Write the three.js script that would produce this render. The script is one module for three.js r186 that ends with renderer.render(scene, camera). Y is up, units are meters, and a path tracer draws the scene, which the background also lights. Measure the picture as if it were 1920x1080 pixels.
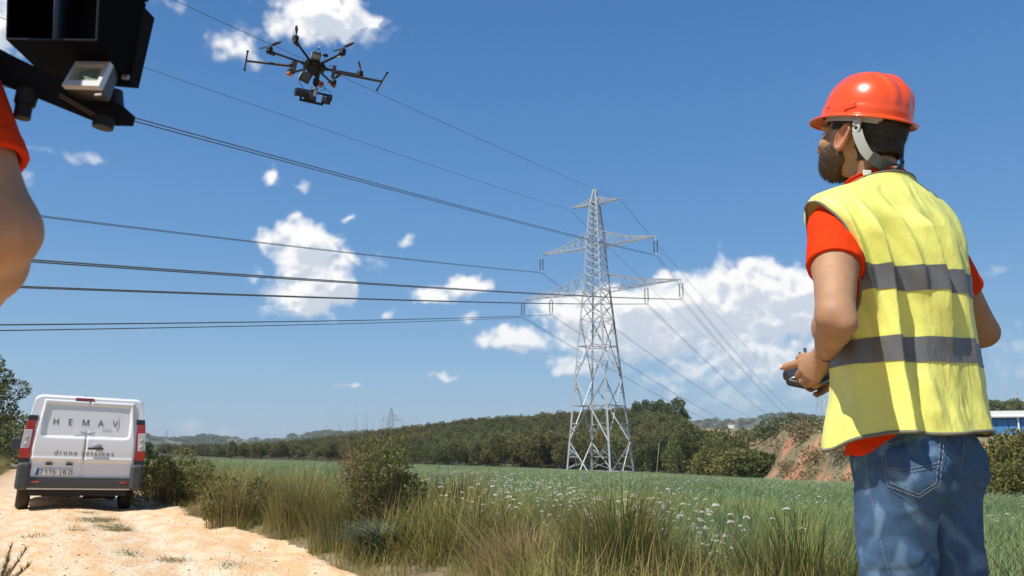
import * as THREE from 'three';
import { mergeGeometries, mergeVertices, toCreasedNormals } from 'three/addons/utils/BufferGeometryUtils.js';
import { RoundedBoxGeometry } from 'three/addons/geometries/RoundedBoxGeometry.js';
import { TextGeometry } from 'three/addons/geometries/TextGeometry.js';
import { FontLoader } from 'three/addons/loaders/FontLoader.js';

// ---------------------------------------------------------------- camera, sky, sun, exposure
const V3 = (x, y, z) => new THREE.Vector3(x, y, z);
const scene = new THREE.Scene();
const FOC = 1500, CAMY = 0.95, PITCH = Math.atan(305 / FOC);           // photo pixels (1920 x 1080), metres, radians
const camera = new THREE.PerspectiveCamera(2 * Math.atan(540 / FOC) * 180 / Math.PI, 1920 / 1080, 0.05, 20000);
camera.position.set(0, CAMY, 0);
camera.rotation.x = PITCH;
camera.focus = 4.0; camera.userData.fStop = 9;
scene.add(camera);
const renderer = new THREE.WebGLRenderer({ antialias: true });
renderer.toneMapping = THREE.LinearToneMapping;
renderer.toneMappingExposure = 1.12;
renderer.shadowMap.enabled = true;

const cp = Math.cos(PITCH), sp = Math.sin(PITCH);
// a photo pixel gives a direction; d is the distance ahead of the camera along the ground
function ray(px, py) { const u = (px - 960) / FOC, v = (540 - py) / FOC; return V3(u, sp + v * cp, -(cp - v * sp)); }
function at(px, py, d) { const r = ray(px, py); return r.multiplyScalar(d / -r.z).add(camera.position); }
const sun = new THREE.DirectionalLight(new THREE.Color(1.0, 0.95, 0.86), 5.0);
const SUN = V3(-0.80, 1.62, 0.58).normalize();
sun.position.copy(SUN).multiplyScalar(120); sun.target.position.set(0, 0, -8);
sun.castShadow = true; sun.shadow.mapSize.set(4096, 4096);
Object.assign(sun.shadow.camera, { left: -60, right: 60, top: 60, bottom: -60, near: 1, far: 400 });
scene.add(sun, sun.target);

// ---------------------------------------------------------------- random numbers and noise
function rng(seed) { let s = seed | 0; return () => { s = (s + 0x6d2b79f5) | 0; let t = Math.imul(s ^ (s >>> 15), 1 | s); t = (t + Math.imul(t ^ (t >>> 7), 61 | t)) ^ t; return ((t ^ (t >>> 14)) >>> 0) / 4294967296; }; }
const PERM = new Uint8Array(512), GX = new Float32Array(256), GY = new Float32Array(256), GZ = new Float32Array(256);
{ const r = rng(77), p = [...Array(256).keys()]; for (let i = 255; i > 0; i--) { const j = Math.floor(r() * (i + 1)); [p[i], p[j]] = [p[j], p[i]]; }
  for (let i = 0; i < 512; i++) PERM[i] = p[i & 255];
  for (let i = 0; i < 256; i++) { const z = r() * 2 - 1, a = r() * 6.2832, q = Math.sqrt(1 - z * z); GX[i] = q * Math.cos(a); GY[i] = q * Math.sin(a); GZ[i] = z; } }
function noise(x, y, z) {                                               // about -0.7 .. 0.7
  const X = Math.floor(x), Y = Math.floor(y), Z = Math.floor(z); x -= X; y -= Y; z -= Z;
  const u = x * x * x * (x * (x * 6 - 15) + 10), v = y * y * y * (y * (y * 6 - 15) + 10), w = z * z * z * (z * (z * 6 - 15) + 10);
  const a = PERM[X & 255], b = PERM[(X + 1) & 255], y0 = Y & 255, y1 = (Y + 1) & 255, z0 = Z & 255, z1 = (Z + 1) & 255;
  const aa = PERM[a + y0], ab = PERM[a + y1], ba = PERM[b + y0], bb = PERM[b + y1];
  const g = (h, p, q, r) => GX[h] * p + GY[h] * q + GZ[h] * r;
  const l = (t, p, q) => p + t * (q - p);
  return 1.3 * l(w, l(v, l(u, g(PERM[aa + z0], x, y, z), g(PERM[ba + z0], x - 1, y, z)), l(u, g(PERM[ab + z0], x, y - 1, z), g(PERM[bb + z0], x - 1, y - 1, z))),
    l(v, l(u, g(PERM[aa + z1], x, y, z - 1), g(PERM[ba + z1], x - 1, y, z - 1)), l(u, g(PERM[ab + z1], x, y - 1, z - 1), g(PERM[bb + z1], x - 1, y - 1, z - 1))));
}
function fbm(x, y, z, oct) { let s = 0, a = 0.5, f = 1; for (let i = 0; i < oct; i++) { s += a * noise(x * f + i * 17.3, y * f + i * 5.7, z * f + i * 9.1); a *= 0.5; f *= 2.03; } return s; }
const clamp = (x, a, b) => (x < a ? a : x > b ? b : x), mix = (a, b, t) => a + (b - a) * t;
const sstep = (a, b, x) => { const t = clamp((x - a) / (b - a), 0, 1); return t * t * (3 - 2 * t); };
function table(t, x) { if (x <= t[0][0]) return t[0][1]; for (let i = 1; i < t.length; i++) if (x <= t[i][0]) return mix(t[i - 1][1], t[i][1], (x - t[i - 1][0]) / (t[i][0] - t[i - 1][0])); return t[t.length - 1][1]; }
const lin = (c) => (c <= 0.04045 ? c / 12.92 : Math.pow((c + 0.055) / 1.055, 2.4));
const rgb8 = (r, g, b) => [lin(r / 255), lin(g / 255), lin(b / 255)];

// ---------------------------------------------------------------- sky: air and clouds
{
  const W = 4096, H = 2048, data = new Float32Array(W * H * 4);
  const air = [[-1, rgb8(176, 197, 210)], [0, rgb8(174, 196, 210)], [2, rgb8(165, 193, 212)], [5, rgb8(147, 186, 217)], [9, rgb8(126, 171, 214)], [14, rgb8(104, 154, 207)], [20, rgb8(89, 140, 197)], [30, rgb8(72, 122, 181)], [50, rgb8(56, 102, 162)], [90, rgb8(48, 90, 150)]];
  const row = (E, c) => table(air.map(([e, k]) => [e, k[c]]), E);
  // clouds: [photo px, py, radius px, radius py, strength, edge softness]
  const list = [
    [610, 28, 105, 50, 1.25, 0.35], [560, 60, 60, 38, 1.0, 0.5], [680, 60, 45, 28, 0.62, 0.8], [430, 85, 48, 48, 0.95, 0.6], [470, 60, 40, 30, 0.5, 0.9], [725, 48, 28, 12, 0.42, 0.9],
    [580, 455, 68, 42, 1.25, 0.3], [560, 490, 66, 50, 1.15, 0.4], [620, 520, 48, 50, 1.0, 0.5], [575, 555, 78, 42, 1.0, 0.45], [505, 445, 17, 32, 0.95, 0.6], [540, 590, 36, 22, 0.55, 0.9],
    [815, 552, 56, 19, 1.1, 0.4], [880, 534, 48, 20, 1.1, 0.4], [640, 440, 26, 10, 0.5, 0.9], [762, 445, 20, 16, 0.85, 0.6], [656, 405, 12, 12, 0.8, 0.7], [514, 332, 11, 17, 0.75, 0.7], [570, 351, 12, 9, 0.7, 0.8],
    [165, 297, 28, 9, 0.7, 0.8], [60, 283, 46, 10, 0.62, 0.9], [58, 345, 16, 16, 0.7, 0.8], [732, 592, 19, 11, 0.8, 0.7], [880, 597, 20, 13, 0.75, 0.7], [700, 500, 26, 24, 0.45, 1.0],
    [825, 706, 34, 10, 1.0, 0.4], [664, 720, 28, 9, 0.95, 0.5], [5, 60, 40, 75, 0.95, 0.6], [325, 8, 30, 22, 0.6, 0.9], [1030, 505, 22, 10, 0.5, 1.0],
    [1395, 545, 95, 62, 1.35, 0.25], [1300, 570, 105, 55, 1.25, 0.3], [1180, 580, 95, 45, 1.2, 0.3], [1080, 590, 80, 42, 1.15, 0.35], [1490, 545, 90, 45, 1.25, 0.3], [1600, 560, 120, 60, 1.2, 0.4],
    [1330, 585, 170, 62, 1.35, 0.3], [1180, 610, 130, 50, 1.2, 0.35], [1450, 600, 130, 60, 1.3, 0.35],
    [970, 640, 62, 27, 1.15, 0.3], [1130, 640, 100, 40, 1.0, 0.5], [1250, 640, 140, 60, 0.95, 0.6], [1400, 650, 150, 75, 1.0, 0.5], [1080, 690, 52, 22, 1.0, 0.4], [1300, 700, 110, 40, 0.8, 0.7], [1480, 690, 110, 55, 1.0, 0.5], [1560, 720, 150, 60, 0.8, 0.8],
    [1380, 745, 190, 40, 0.5, 1.0], [1870, 505, 34, 12, 0.55, 1.0], [1790, 640, 130, 50, 0.55, 1.0], [1900, 690, 90, 40, 0.45, 1.0], [350, 808, 90, 14, 0.5, 1.0], [430, 815, 60, 9, 0.5, 1.0],
    [-160, 330, 90, 50, 1.0, 0.5], [-330, 560, 120, 40, 0.9, 0.6], [2120, 420, 110, 55, 1.0, 0.5], [2300, 620, 160, 50, 0.9, 0.6], [1000, -160, 120, 60, 0.9, 0.6], [200, -200, 120, 70, 1.0, 0.5],
  ].map(([px, py, rx, ry, s, soft]) => {
    const r = ray(px, py).normalize(), E = Math.asin(r.y), A = Math.atan2(r.x, -r.z), k = 1 / (FOC * (1 + ((px - 960) / FOC) ** 2 + ((py - 540) / FOC) ** 2) ** 0.5);
    return [A, E, rx * k / Math.cos(E), ry * k, s, soft, Math.max(rx, ry) * k];
  });
  const puff = (x, y, z, o) => { let s = 0, a = 0.5, f = 1; for (let i = 0; i < o; i++) { const n = noise(x * f + i * 17.3, y * f + i * 5.7, z * f + i * 9.1); s += a * (0.55 * (Math.abs(n) * 2.4 - 0.5) + 0.45 * n); a *= 0.52; f *= 2.03; } return s; };
  const dens = (A, E, x, y, z, far) => {
    if (far) { const n = fbm(x * 5 + 3, y * 9, z * 5, 3); return [1.6 * (n - 0.13) - (E > 1.25 ? (E - 1.25) * 2 : 0), 0.6]; }
    const w1 = noise(x * 30 + 7, y * 34, z * 30), w2 = noise(x * 30, y * 34 + 9, z * 30 + 3), v1 = noise(x * 95 + 7, y * 95, z * 95), v2 = noise(x * 95, y * 95 + 9, z * 95 + 3);
    A += 0.016 * w1 + 0.006 * v1; E += 0.011 * w2 + 0.004 * v2;
    let sum = 0, best = -1, soft = 0.5;
    for (const c of list) {
      const dx = (A - c[0]) / c[2], dy = (E - c[1]) / c[3]; if (dx > 2.2 || dx < -2.2 || dy > 2.2 || dy < -2.2) continue;
      const q = c[4] * (1 - Math.sqrt(dx * dx + dy * dy * (dy < 0 ? 1.4 : 1)) * 0.92) - (1 - c[4]) * 0.15;
      sum += Math.exp(5 * q); if (q > best) { best = q; soft = c[5]; }
    }
    return [sum > 0 ? Math.log(sum) / 5 : -1, soft];
  };
  for (let j = 0; j < H; j++) {
    const E = ((j + 0.5) / H - 0.5) * Math.PI, ce = Math.cos(E), y = Math.sin(E), deg = E * 180 / Math.PI;
    const base = [row(deg, 0), row(deg, 1), row(deg, 2)];
    for (let i = 0; i < W; i++) {
      const t = ((i + 0.5) / W - 0.5) * 2 * Math.PI, x = ce * Math.cos(t), z = ce * Math.sin(t), o = (j * W + i) * 4;
      let c = base;
      if (E <= 0) c = [0.30, 0.29, 0.22];
      else {
        const A = Math.atan2(x, -z), far = Math.abs(A) > 0.98 || E > 0.86;
        let [b, soft] = dens(A, E, x, y, z, far);
        if (b > -0.55) {
          const big = fbm(x * 13 + 4, y * 17, z * 13, 3), fine = puff(x * 38, y * 46, z * 38 + 8, 5);
          const d = b + big * 0.8 + fine * (0.7 + 0.5 * soft);
          const a = sstep(-0.04, 0.34 + 0.75 * soft, d) * (soft > 0.75 ? 0.62 : 1);
          if (a > 0.002) {
            const s = 0.014, d2 = dens(A - s * 0.6, E + s, x, y, z, far)[0] + 0.8 * fbm((x - s * 0.5) * 13 + 4, (y + s) * 17, z * 13, 3) + (0.8 + 0.5 * soft) * puff((x - s * 0.3) * 38, (y + s * 0.6) * 46, z * 38 + 8, 4);
            const shade = clamp(0.84 + 0.42 * (d - d2) - 0.36 * sstep(0.35, 1.2, d2), 0.42, 1.12);
            const low = sstep(10, 2, deg) * 0.45;                      // seen through more air near the horizon
            const w = [mix(0.62, 1.02, sstep(0.5, 1.0, shade)), mix(0.68, 1.01, sstep(0.5, 1.0, shade)), mix(0.77, 1.0, sstep(0.5, 1.0, shade))];
            c = base.map((k, n) => mix(k, mix(w[n], k, low), a));
          }
        }
      }
      data[o] = c[0]; data[o + 1] = c[1]; data[o + 2] = c[2]; data[o + 3] = 1;
    }
  }
  const tex = new THREE.DataTexture(data, W, H, THREE.RGBAFormat, THREE.FloatType);
  tex.mapping = THREE.EquirectangularReflectionMapping; tex.magFilter = THREE.LinearFilter; tex.needsUpdate = true;
  scene.background = tex; scene.environment = tex; scene.backgroundIntensity = scene.environmentIntensity = 0.92;
}
// ---------------------------------------------------------------- building tools
const taken = {};
function numbered(name) { const n = taken[name] = (taken[name] ?? -1) + 1; return n ? name + '_' + String(n).padStart(3, '0') : name; }
function tag(o, label, category, group, kind) { o.userData.label = label; if (category) o.userData.category = category; if (group) o.userData.group = group; if (kind) o.userData.kind = kind; return o; }
function thing(name, label, category, pos, group) { const o = new THREE.Group(); o.name = numbered(name); if (pos) o.position.copy(pos); scene.add(o); return tag(o, label, category, group); }
function part(name, geo, mat, parent) { const m = new THREE.Mesh(geo, mat); m.name = parent ? name : numbered(name); (parent ?? scene).add(m); return m; }
function setting(name, geo, mat, label) { const m = part(name, geo, mat); m.userData.kind = 'structure'; if (label) m.userData.label = label; return m; }
function copyOf(o, label) { const c = o.clone(); c.name = numbered(o.name.replace(/_\d{3}$/, '')); c.userData = { ...o.userData }; if (label) c.userData.label = label; scene.add(c); return c; }
const std = (r, g, b, rough = 0.8, more = {}) => new THREE.MeshStandardMaterial({ color: new THREE.Color().setRGB(r, g, b), roughness: rough, side: THREE.DoubleSide, ...more });
const phys = (r, g, b, rough = 0.8, more = {}) => new THREE.MeshPhysicalMaterial({ color: new THREE.Color().setRGB(r, g, b), roughness: rough, side: THREE.DoubleSide, ...more });

class Geo {                                                            // collects triangles
  constructor() { this.p = []; this.n = []; this.c = []; this.uv = []; this.i = []; }
  v(x, y, z, nx = 0, ny = 1, nz = 0, c, u = 0, w = 0) { this.p.push(x, y, z); this.n.push(nx, ny, nz); if (c) this.c.push(c[0], c[1], c[2]); this.uv.push(u, w); return this.p.length / 3 - 1; }
  tri(a, b, c) { this.i.push(a, b, c); }
  quad(a, b, c, d) { this.i.push(a, b, c, a, c, d); }
  build(smooth) {
    const g = new THREE.BufferGeometry();
    g.setAttribute('position', new THREE.Float32BufferAttribute(this.p, 3));
    g.setAttribute('normal', new THREE.Float32BufferAttribute(this.n, 3));
    g.setAttribute('uv', new THREE.Float32BufferAttribute(this.uv, 2));
    if (this.c.length === this.p.length) g.setAttribute('color', new THREE.Float32BufferAttribute(this.c, 3));
    g.setIndex(this.i); if (smooth) g.computeVertexNormals();
    return g;
  }
}
// signed distance field -> mesh (surface nets). f(x, y, z) is negative inside
function skin(f, lo, hi, cell, colour) {
  const nx = Math.ceil((hi[0] - lo[0]) / cell) + 2, ny = Math.ceil((hi[1] - lo[1]) / cell) + 2, nz = Math.ceil((hi[2] - lo[2]) / cell) + 2;
  const val = new Float32Array(nx * ny * nz), ox = lo[0] - cell * 0.5, oy = lo[1] - cell * 0.5, oz = lo[2] - cell * 0.5, B = 6, reach = B * cell * 0.95 + cell;
  for (let k = 0; k < nz; k += B) for (let j = 0; j < ny; j += B) for (let i = 0; i < nx; i += B) {
    const i1 = Math.min(i + B, nx), j1 = Math.min(j + B, ny), k1 = Math.min(k + B, nz);
    const c = f(ox + (i + B / 2) * cell, oy + (j + B / 2) * cell, oz + (k + B / 2) * cell), skip = Math.abs(c) > reach * 1.25;
    for (let z = k; z < k1; z++) for (let y = j; y < j1; y++) for (let x = i; x < i1; x++) val[(z * ny + y) * nx + x] = skip ? c : f(ox + x * cell, oy + y * cell, oz + z * cell);
  }
  const id = new Int32Array(nx * ny * nz).fill(-1), g = new Geo(), at3 = (x, y, z) => val[(z * ny + y) * nx + x], e = cell * 0.4;
  for (let z = 0; z < nz - 1; z++) for (let y = 0; y < ny - 1; y++) for (let x = 0; x < nx - 1; x++) {
    const q = (z * ny + y) * nx + x, c = [val[q], val[q + 1], val[q + nx], val[q + nx + 1], val[q + nx * ny], val[q + nx * ny + 1], val[q + nx * ny + nx], val[q + nx * ny + nx + 1]];
    let neg = 0; for (let n = 0; n < 8; n++) if (c[n] < 0) neg++;
    if (neg === 0 || neg === 8) continue;
    let sx = 0, sy = 0, sz = 0, n = 0;
    const edge = (a, b, ax, ay, az, bx, by, bz) => { if ((c[a] < 0) !== (c[b] < 0)) { const t = c[a] / (c[a] - c[b]); sx += ax + (bx - ax) * t; sy += ay + (by - ay) * t; sz += az + (bz - az) * t; n++; } };
    edge(0, 1, 0, 0, 0, 1, 0, 0); edge(2, 3, 0, 1, 0, 1, 1, 0); edge(4, 5, 0, 0, 1, 1, 0, 1); edge(6, 7, 0, 1, 1, 1, 1, 1);
    edge(0, 2, 0, 0, 0, 0, 1, 0); edge(1, 3, 1, 0, 0, 1, 1, 0); edge(4, 6, 0, 0, 1, 0, 1, 1); edge(5, 7, 1, 0, 1, 1, 1, 1);
    edge(0, 4, 0, 0, 0, 0, 0, 1); edge(1, 5, 1, 0, 0, 1, 0, 1); edge(2, 6, 0, 1, 0, 0, 1, 1); edge(3, 7, 1, 1, 0, 1, 1, 1);
    const X = ox + (x + sx / n) * cell, Y = oy + (y + sy / n) * cell, Z = oz + (z + sz / n) * cell;
    let gx = f(X + e, Y, Z) - f(X - e, Y, Z), gy = f(X, Y + e, Z) - f(X, Y - e, Z), gz = f(X, Y, Z + e) - f(X, Y, Z - e);
    const l = Math.hypot(gx, gy, gz) || 1; gx /= l; gy /= l; gz /= l;
    id[q] = g.v(X, Y, Z, gx, gy, gz, colour ? colour(X, Y, Z, gx, gy, gz) : null, X + Z, Y);
  }
  const face = (neg, a, b, c, d) => { if (a < 0 || b < 0 || c < 0 || d < 0) return; if (neg) g.quad(a, b, c, d); else g.quad(d, c, b, a); };
  for (let z = 1; z < nz - 1; z++) for (let y = 1; y < ny - 1; y++) for (let x = 1; x < nx - 1; x++) {
    const q = (z * ny + y) * nx + x, s = val[q] < 0;
    if (s !== (val[q + 1] < 0)) face(s, id[q - nx - nx * ny], id[q - nx * ny], id[q], id[q - nx]);
    if (s !== (val[q + nx] < 0)) face(s, id[q - 1 - nx * ny], id[q - 1], id[q], id[q - nx * ny]);
    if (s !== (val[q + nx * ny] < 0)) face(s, id[q - 1 - nx], id[q - nx], id[q], id[q - 1]);
  }
  return g.build();
}
function cone(x, y, z, a, b, ra, rb) {                                  // tapered capsule
  const bx = b.x - a.x, by = b.y - a.y, bz = b.z - a.z, px = x - a.x, py = y - a.y, pz = z - a.z;
  const t = clamp((px * bx + py * by + pz * bz) / (bx * bx + by * by + bz * bz + 1e-12), 0, 1);
  return Math.hypot(px - bx * t, py - by * t, pz - bz * t) - (ra + (rb - ra) * t);
}
const smin = (a, b, k) => { const h = clamp(0.5 + 0.5 * (b - a) / k, 0, 1); return b + (a - b) * h - k * h * (1 - h); };
const smax = (a, b, k) => -smin(-a, -b, k);
// frame of axes: right r, up y, forward f seen from a point
class Frame {
  constructor(o, yaw, pitch = 0, roll = 0) { this.o = o; const q = new THREE.Quaternion().setFromEuler(new THREE.Euler(pitch, yaw, roll, 'YXZ')); this.q = q; this.R = V3(1, 0, 0).applyQuaternion(q); this.U = V3(0, 1, 0).applyQuaternion(q); this.F = V3(0, 0, -1).applyQuaternion(q); }
  p(r, u, f) { return this.o.clone().addScaledVector(this.R, r).addScaledVector(this.U, u).addScaledVector(this.F, f); }
  loc(x, y, z) { const a = x - this.o.x, b = y - this.o.y, c = z - this.o.z; return [a * this.R.x + b * this.R.y + c * this.R.z, a * this.U.x + b * this.U.y + c * this.U.z, a * this.F.x + b * this.F.y + c * this.F.z]; }
}
function ell(p, c, r) { const x = (p[0] - c[0]) / r[0], y = (p[1] - c[1]) / r[1], z = (p[2] - c[2]) / r[2], k = Math.hypot(x, y, z), m = Math.hypot(x / r[0], y / r[1], z / r[2]); return m < 1e-9 ? -Math.min(...r) : k * (k - 1) / m; }
function tube(pts, r, seg = 24, rad = 6, closed = false) { return new THREE.TubeGeometry(new THREE.CatmullRomCurve3(pts, closed), seg, r, rad, closed); }
function bar(a, b, w, h = w, up) {                                      // box between two points
  const g = new THREE.BoxGeometry(w, h, a.distanceTo(b)), m = new THREE.Matrix4().lookAt(a, b, up ?? (Math.abs(b.y - a.y) > 0.95 * a.distanceTo(b) ? V3(1, 0, 0) : V3(0, 1, 0)));
  g.applyMatrix4(m); g.translate((a.x + b.x) / 2, (a.y + b.y) / 2, (a.z + b.z) / 2); return g;
}
function rod(a, b, r0, r1 = r0, seg = 12) { const g = new THREE.CylinderGeometry(r1, r0, a.distanceTo(b), seg); g.applyQuaternion(new THREE.Quaternion().setFromUnitVectors(V3(0, 1, 0), b.clone().sub(a).normalize())); g.translate((a.x + b.x) / 2, (a.y + b.y) / 2, (a.z + b.z) / 2); return g; }
function rbox(w, h, d, r, x = 0, y = 0, z = 0) { const g = new RoundedBoxGeometry(w, h, d, 3, r); g.translate(x, y, z); return g; }
function merged(list) { return mergeGeometries(list.map((g) => { const k = g.index ? g.toNonIndexed() : g; for (const n of Object.keys(k.attributes)) if (!['position', 'normal', 'uv'].includes(n)) k.deleteAttribute(n); return k; })); }
function dataTex(n, fn, srgb, rx = 1, ry = 1) {
  const d = new Uint8Array(n * n * 4);
  for (let j = 0; j < n; j++) for (let i = 0; i < n; i++) { const c = fn(i / n, j / n), o = (j * n + i) * 4; d[o] = clamp(c[0], 0, 1) * 255; d[o + 1] = clamp(c[1], 0, 1) * 255; d[o + 2] = clamp(c[2], 0, 1) * 255; d[o + 3] = 255; }
  const t = new THREE.DataTexture(d, n, n); t.wrapS = t.wrapT = THREE.RepeatWrapping; t.magFilter = THREE.LinearFilter; t.minFilter = THREE.LinearMipmapLinearFilter; t.generateMipmaps = true; t.repeat.set(rx, ry);
  if (srgb) t.colorSpace = THREE.SRGBColorSpace; t.needsUpdate = true; return t;
}
// noise that repeats over the unit square
function streak(u, v, fu, fv, s) { const a = u * 6.28318, b = v * 6.28318, r = fu / 6.28318, q = fv / 6.28318; return noise(Math.cos(a) * r + s + Math.sin(b) * q * 0.5, Math.sin(a) * r + Math.cos(b) * q, Math.sin(b) * q + s * 2.1); }
function tnoise(u, v, f, s) { const a = u * 6.28318, b = v * 6.28318, r = f / 6.28318; return noise(Math.cos(a) * r + s, Math.sin(a) * r + Math.cos(b) * r * 0.7, Math.sin(b) * r + s * 2.1) ; }
// ---------------------------------------------------------------- terrain. x to the right, d = -z ahead of the camera
const pxOf = (x, d) => (d > 0.01 ? 960 + FOC / cp * x / d : x > 0 ? 1e5 : -1e5);
const roadO = (x, d) => (x + 2.53) * 0.867 + (d - 5.28) * 0.498, roadS = (x, d) => (x + 2.53) * -0.498 + (d - 5.28) * 0.867;
const roadXY = (s, o) => [-2.53 - 0.498 * s + 0.867 * o, 5.28 + 0.867 * s + 0.498 * o];
const climb = (py) => { const r = ray(960, py); return r.y / -r.z; };
const EDGE = [[-400, 190], [450, 188], [900, 172], [1135, 160], [1300, 108], [1450, 90], [1650, 66], [1900, 45], [2300, 33]];          // far edge of the crop, by direction
const RIDGE = [[-600, 842], [300, 852], [430, 858], [560, 846], [700, 831], [800, 824], [900, 816], [1080, 806], [1180, 799], [1260, 799], [1300, 803], [1480, 803], [1560, 806], [1700, 800], [1850, 796], [2000, 792], [2600, 800]];
const FAR = [[-600, 830], [200, 826], [270, 822], [300, 827], [340, 827], [375, 821], [440, 826], [480, 827], [560, 823], [605, 814], [640, 815], [700, 812], [900, 815], [1200, 800], [1300, 797], [1350, 791], [1420, 788], [1470, 783], [1510, 783], [1560, 790], [1650, 787], [1800, 780], [1880, 772], [1950, 772], [2600, 800]];
const edgeOf = (px) => table(EDGE, px);
function ground(x, d) {
  const r = Math.hypot(x, d), px = d > 1 ? clamp(pxOf(x, d), -600, 2600) : x < 0 ? -600 : 2600, k = Math.min(1, 165 / r);
  let y = ((x > 0 ? -0.032 : -0.026) * x - 0.0165 * d) * k;
  if (d < 0) y *= Math.max(0, 1 + d / 30);
  const o = roadO(x, d), near = 0.9 * sstep(-1, -3, roadS(x, d)) * (roadS(x, d) < 0 ? 1 : 0);
  if (r < 80) y += 0.16 * sstep(1.5 - near, 2.7 - near * 1.5, o) * (1 - 0.8 * sstep(5, 12, o)) + 0.22 * sstep(-1.6, -2.8, o) + (Math.abs(o) > 1.5 ? 0.05 * noise(x * 0.9, 0, d * 0.9) + 0.03 * noise(x * 3, 4, d * 3) : 0);
  y -= 8 * sstep(500, 1100, r);
  if (d > 1 && r > 40) {
    const e = edgeOf(px), face = Math.max(0.2, d / r);
    const bank = sstep(1405, 1475, px) * (1 - sstep(2150, 2450, px)), rough = fbm(x * 0.13, 3, d * 0.13, 3);
    const ridge = CAMY + d * climb(table(RIDGE, px));
    y = mix(y, CAMY + d * climb(811 + 6 * sstep(1700, 1830, px)) + rough * 1.2 * (1 - sstep(1680, 1790, px)) + 1.0 * fbm(x * 0.45, 6, d * 0.45, 3) * (1 - sstep(1680, 1790, px)), bank * sstep(e + 1 + rough * 6, e + 16 + rough * 8, r) * (1 - sstep(600, 1200, r)));
    y = mix(y, ridge, sstep(e + 12, 330, r) * (1 - sstep(460, 1000, r)) * (1 - bank * (1 - sstep(140, 200, r))));
    const far = CAMY + 2600 / face * face * climb(table(FAR, px)) + 14 * fbm(x * 0.004, 1, d * 0.004, 3);
    y = mix(y, far, sstep(1300, 2600, r) * (1 - 0.7 * sstep(3400, 6000, r)));
  }
  return y;
}
function bankRed(x, d) { return sstep(0.0, 0.16, fbm(x * 0.3 + 7, 2, d * 0.3, 5)); }
{
  const ang = []; for (let a = -52; a <= 52; a += 0.25) ang.push(a); for (let a = 54; a < 308; a += 2.5) ang.push(a);
  const g = new Geo(), rings = []; for (let r = 0.5; r < 9500; r *= r > 42 && r < 135 ? 1.01 : 1.034) rings.push(r);
  g.v(0, ground(0, 0) - 0.08, 0, 0, 1, 0, [0.3, 0.24, 0.14]);
  for (const r of rings) for (const a of ang) {
    const x = r * Math.sin(a * Math.PI / 180), d = r * Math.cos(a * Math.PI / 180), o = roadO(x, d), px0 = pxOf(x, d), e = edgeOf(px0), px = px0 + 40 * noise(x * 0.05, 3, d * 0.05) + 25 * noise(x * 0.2, 3, d * 0.2);
    const n = fbm(x * 0.5, 1, d * 0.5, 4), n2 = fbm(x * 0.03, 5, d * 0.03, 3);
    let c;
    if (r > 1150) { const t = sstep(-0.12, 0.2, fbm(x * 0.006, 2, d * 0.006, 4)); c = [mix(0.07, 0.16, t), mix(0.085, 0.15, t), mix(0.045, 0.08, t)]; }
    else if (d > 1 && px > 1405 && r > e) { const t = bankRed(x, d) * (r < e + 30 ? 1 : 0.5); c = [mix(0.19, 0.46, t) + n * 0.08, mix(0.16, 0.215, t) + n * 0.06, mix(0.085, 0.12, t) + n * 0.03]; }
    else if (d > 1 && px > 1275 && r > 230) { const t = sstep(-0.05, 0.1, n2); c = [mix(0.20, 0.44, t), mix(0.17, 0.24, t), mix(0.09, 0.14, t)]; }
    else if (r > e) c = [0.075 + n * 0.03, 0.075 + n * 0.03, 0.035];
    else if (Math.abs(o) < 4.2) c = [0.23 + n * 0.14, 0.175 + n * 0.1, 0.1 + n * 0.06];
    else c = [0.10 + n * 0.05, 0.10 + n * 0.04, 0.05];
    const y = ground(x, d) - (o > -1.55 && o < 1.55 + 0.33 * sstep(9.5, 3, roadS(x, d)) * sstep(-2, 0, roadS(x, d)) - 0.9 * sstep(-1, -3, roadS(x, d)) && r < 80 ? 0.12 : 0);
    g.v(x, y, -d, 0, 1, 0, c.map((k) => Math.max(0.02, k)), x, d);
  }
  const A = ang.length;
  for (let i = 0; i < A; i++) g.tri(0, 1 + (i + 1) % A, 1 + i);
  for (let k = 0; k < rings.length - 1; k++) for (let i = 0; i < A; i++) { const a = 1 + k * A + i, b = 1 + k * A + (i + 1) % A; g.quad(a, b, b + A, a + A); }
  const bump = dataTex(256, (u, v) => { const k = 0.5 + 0.4 * tnoise(u, v, 40, 3) + 0.3 * tnoise(u, v, 90, 9); return [k, k, k]; }, false, 0.7, 0.7);
  setting('ground', g.build(true), std(1, 1, 1, 0.95, { vertexColors: true, bumpMap: bump, bumpScale: 0.02 }), 'earth and grassland under the field, the banks and the hills');
}
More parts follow.
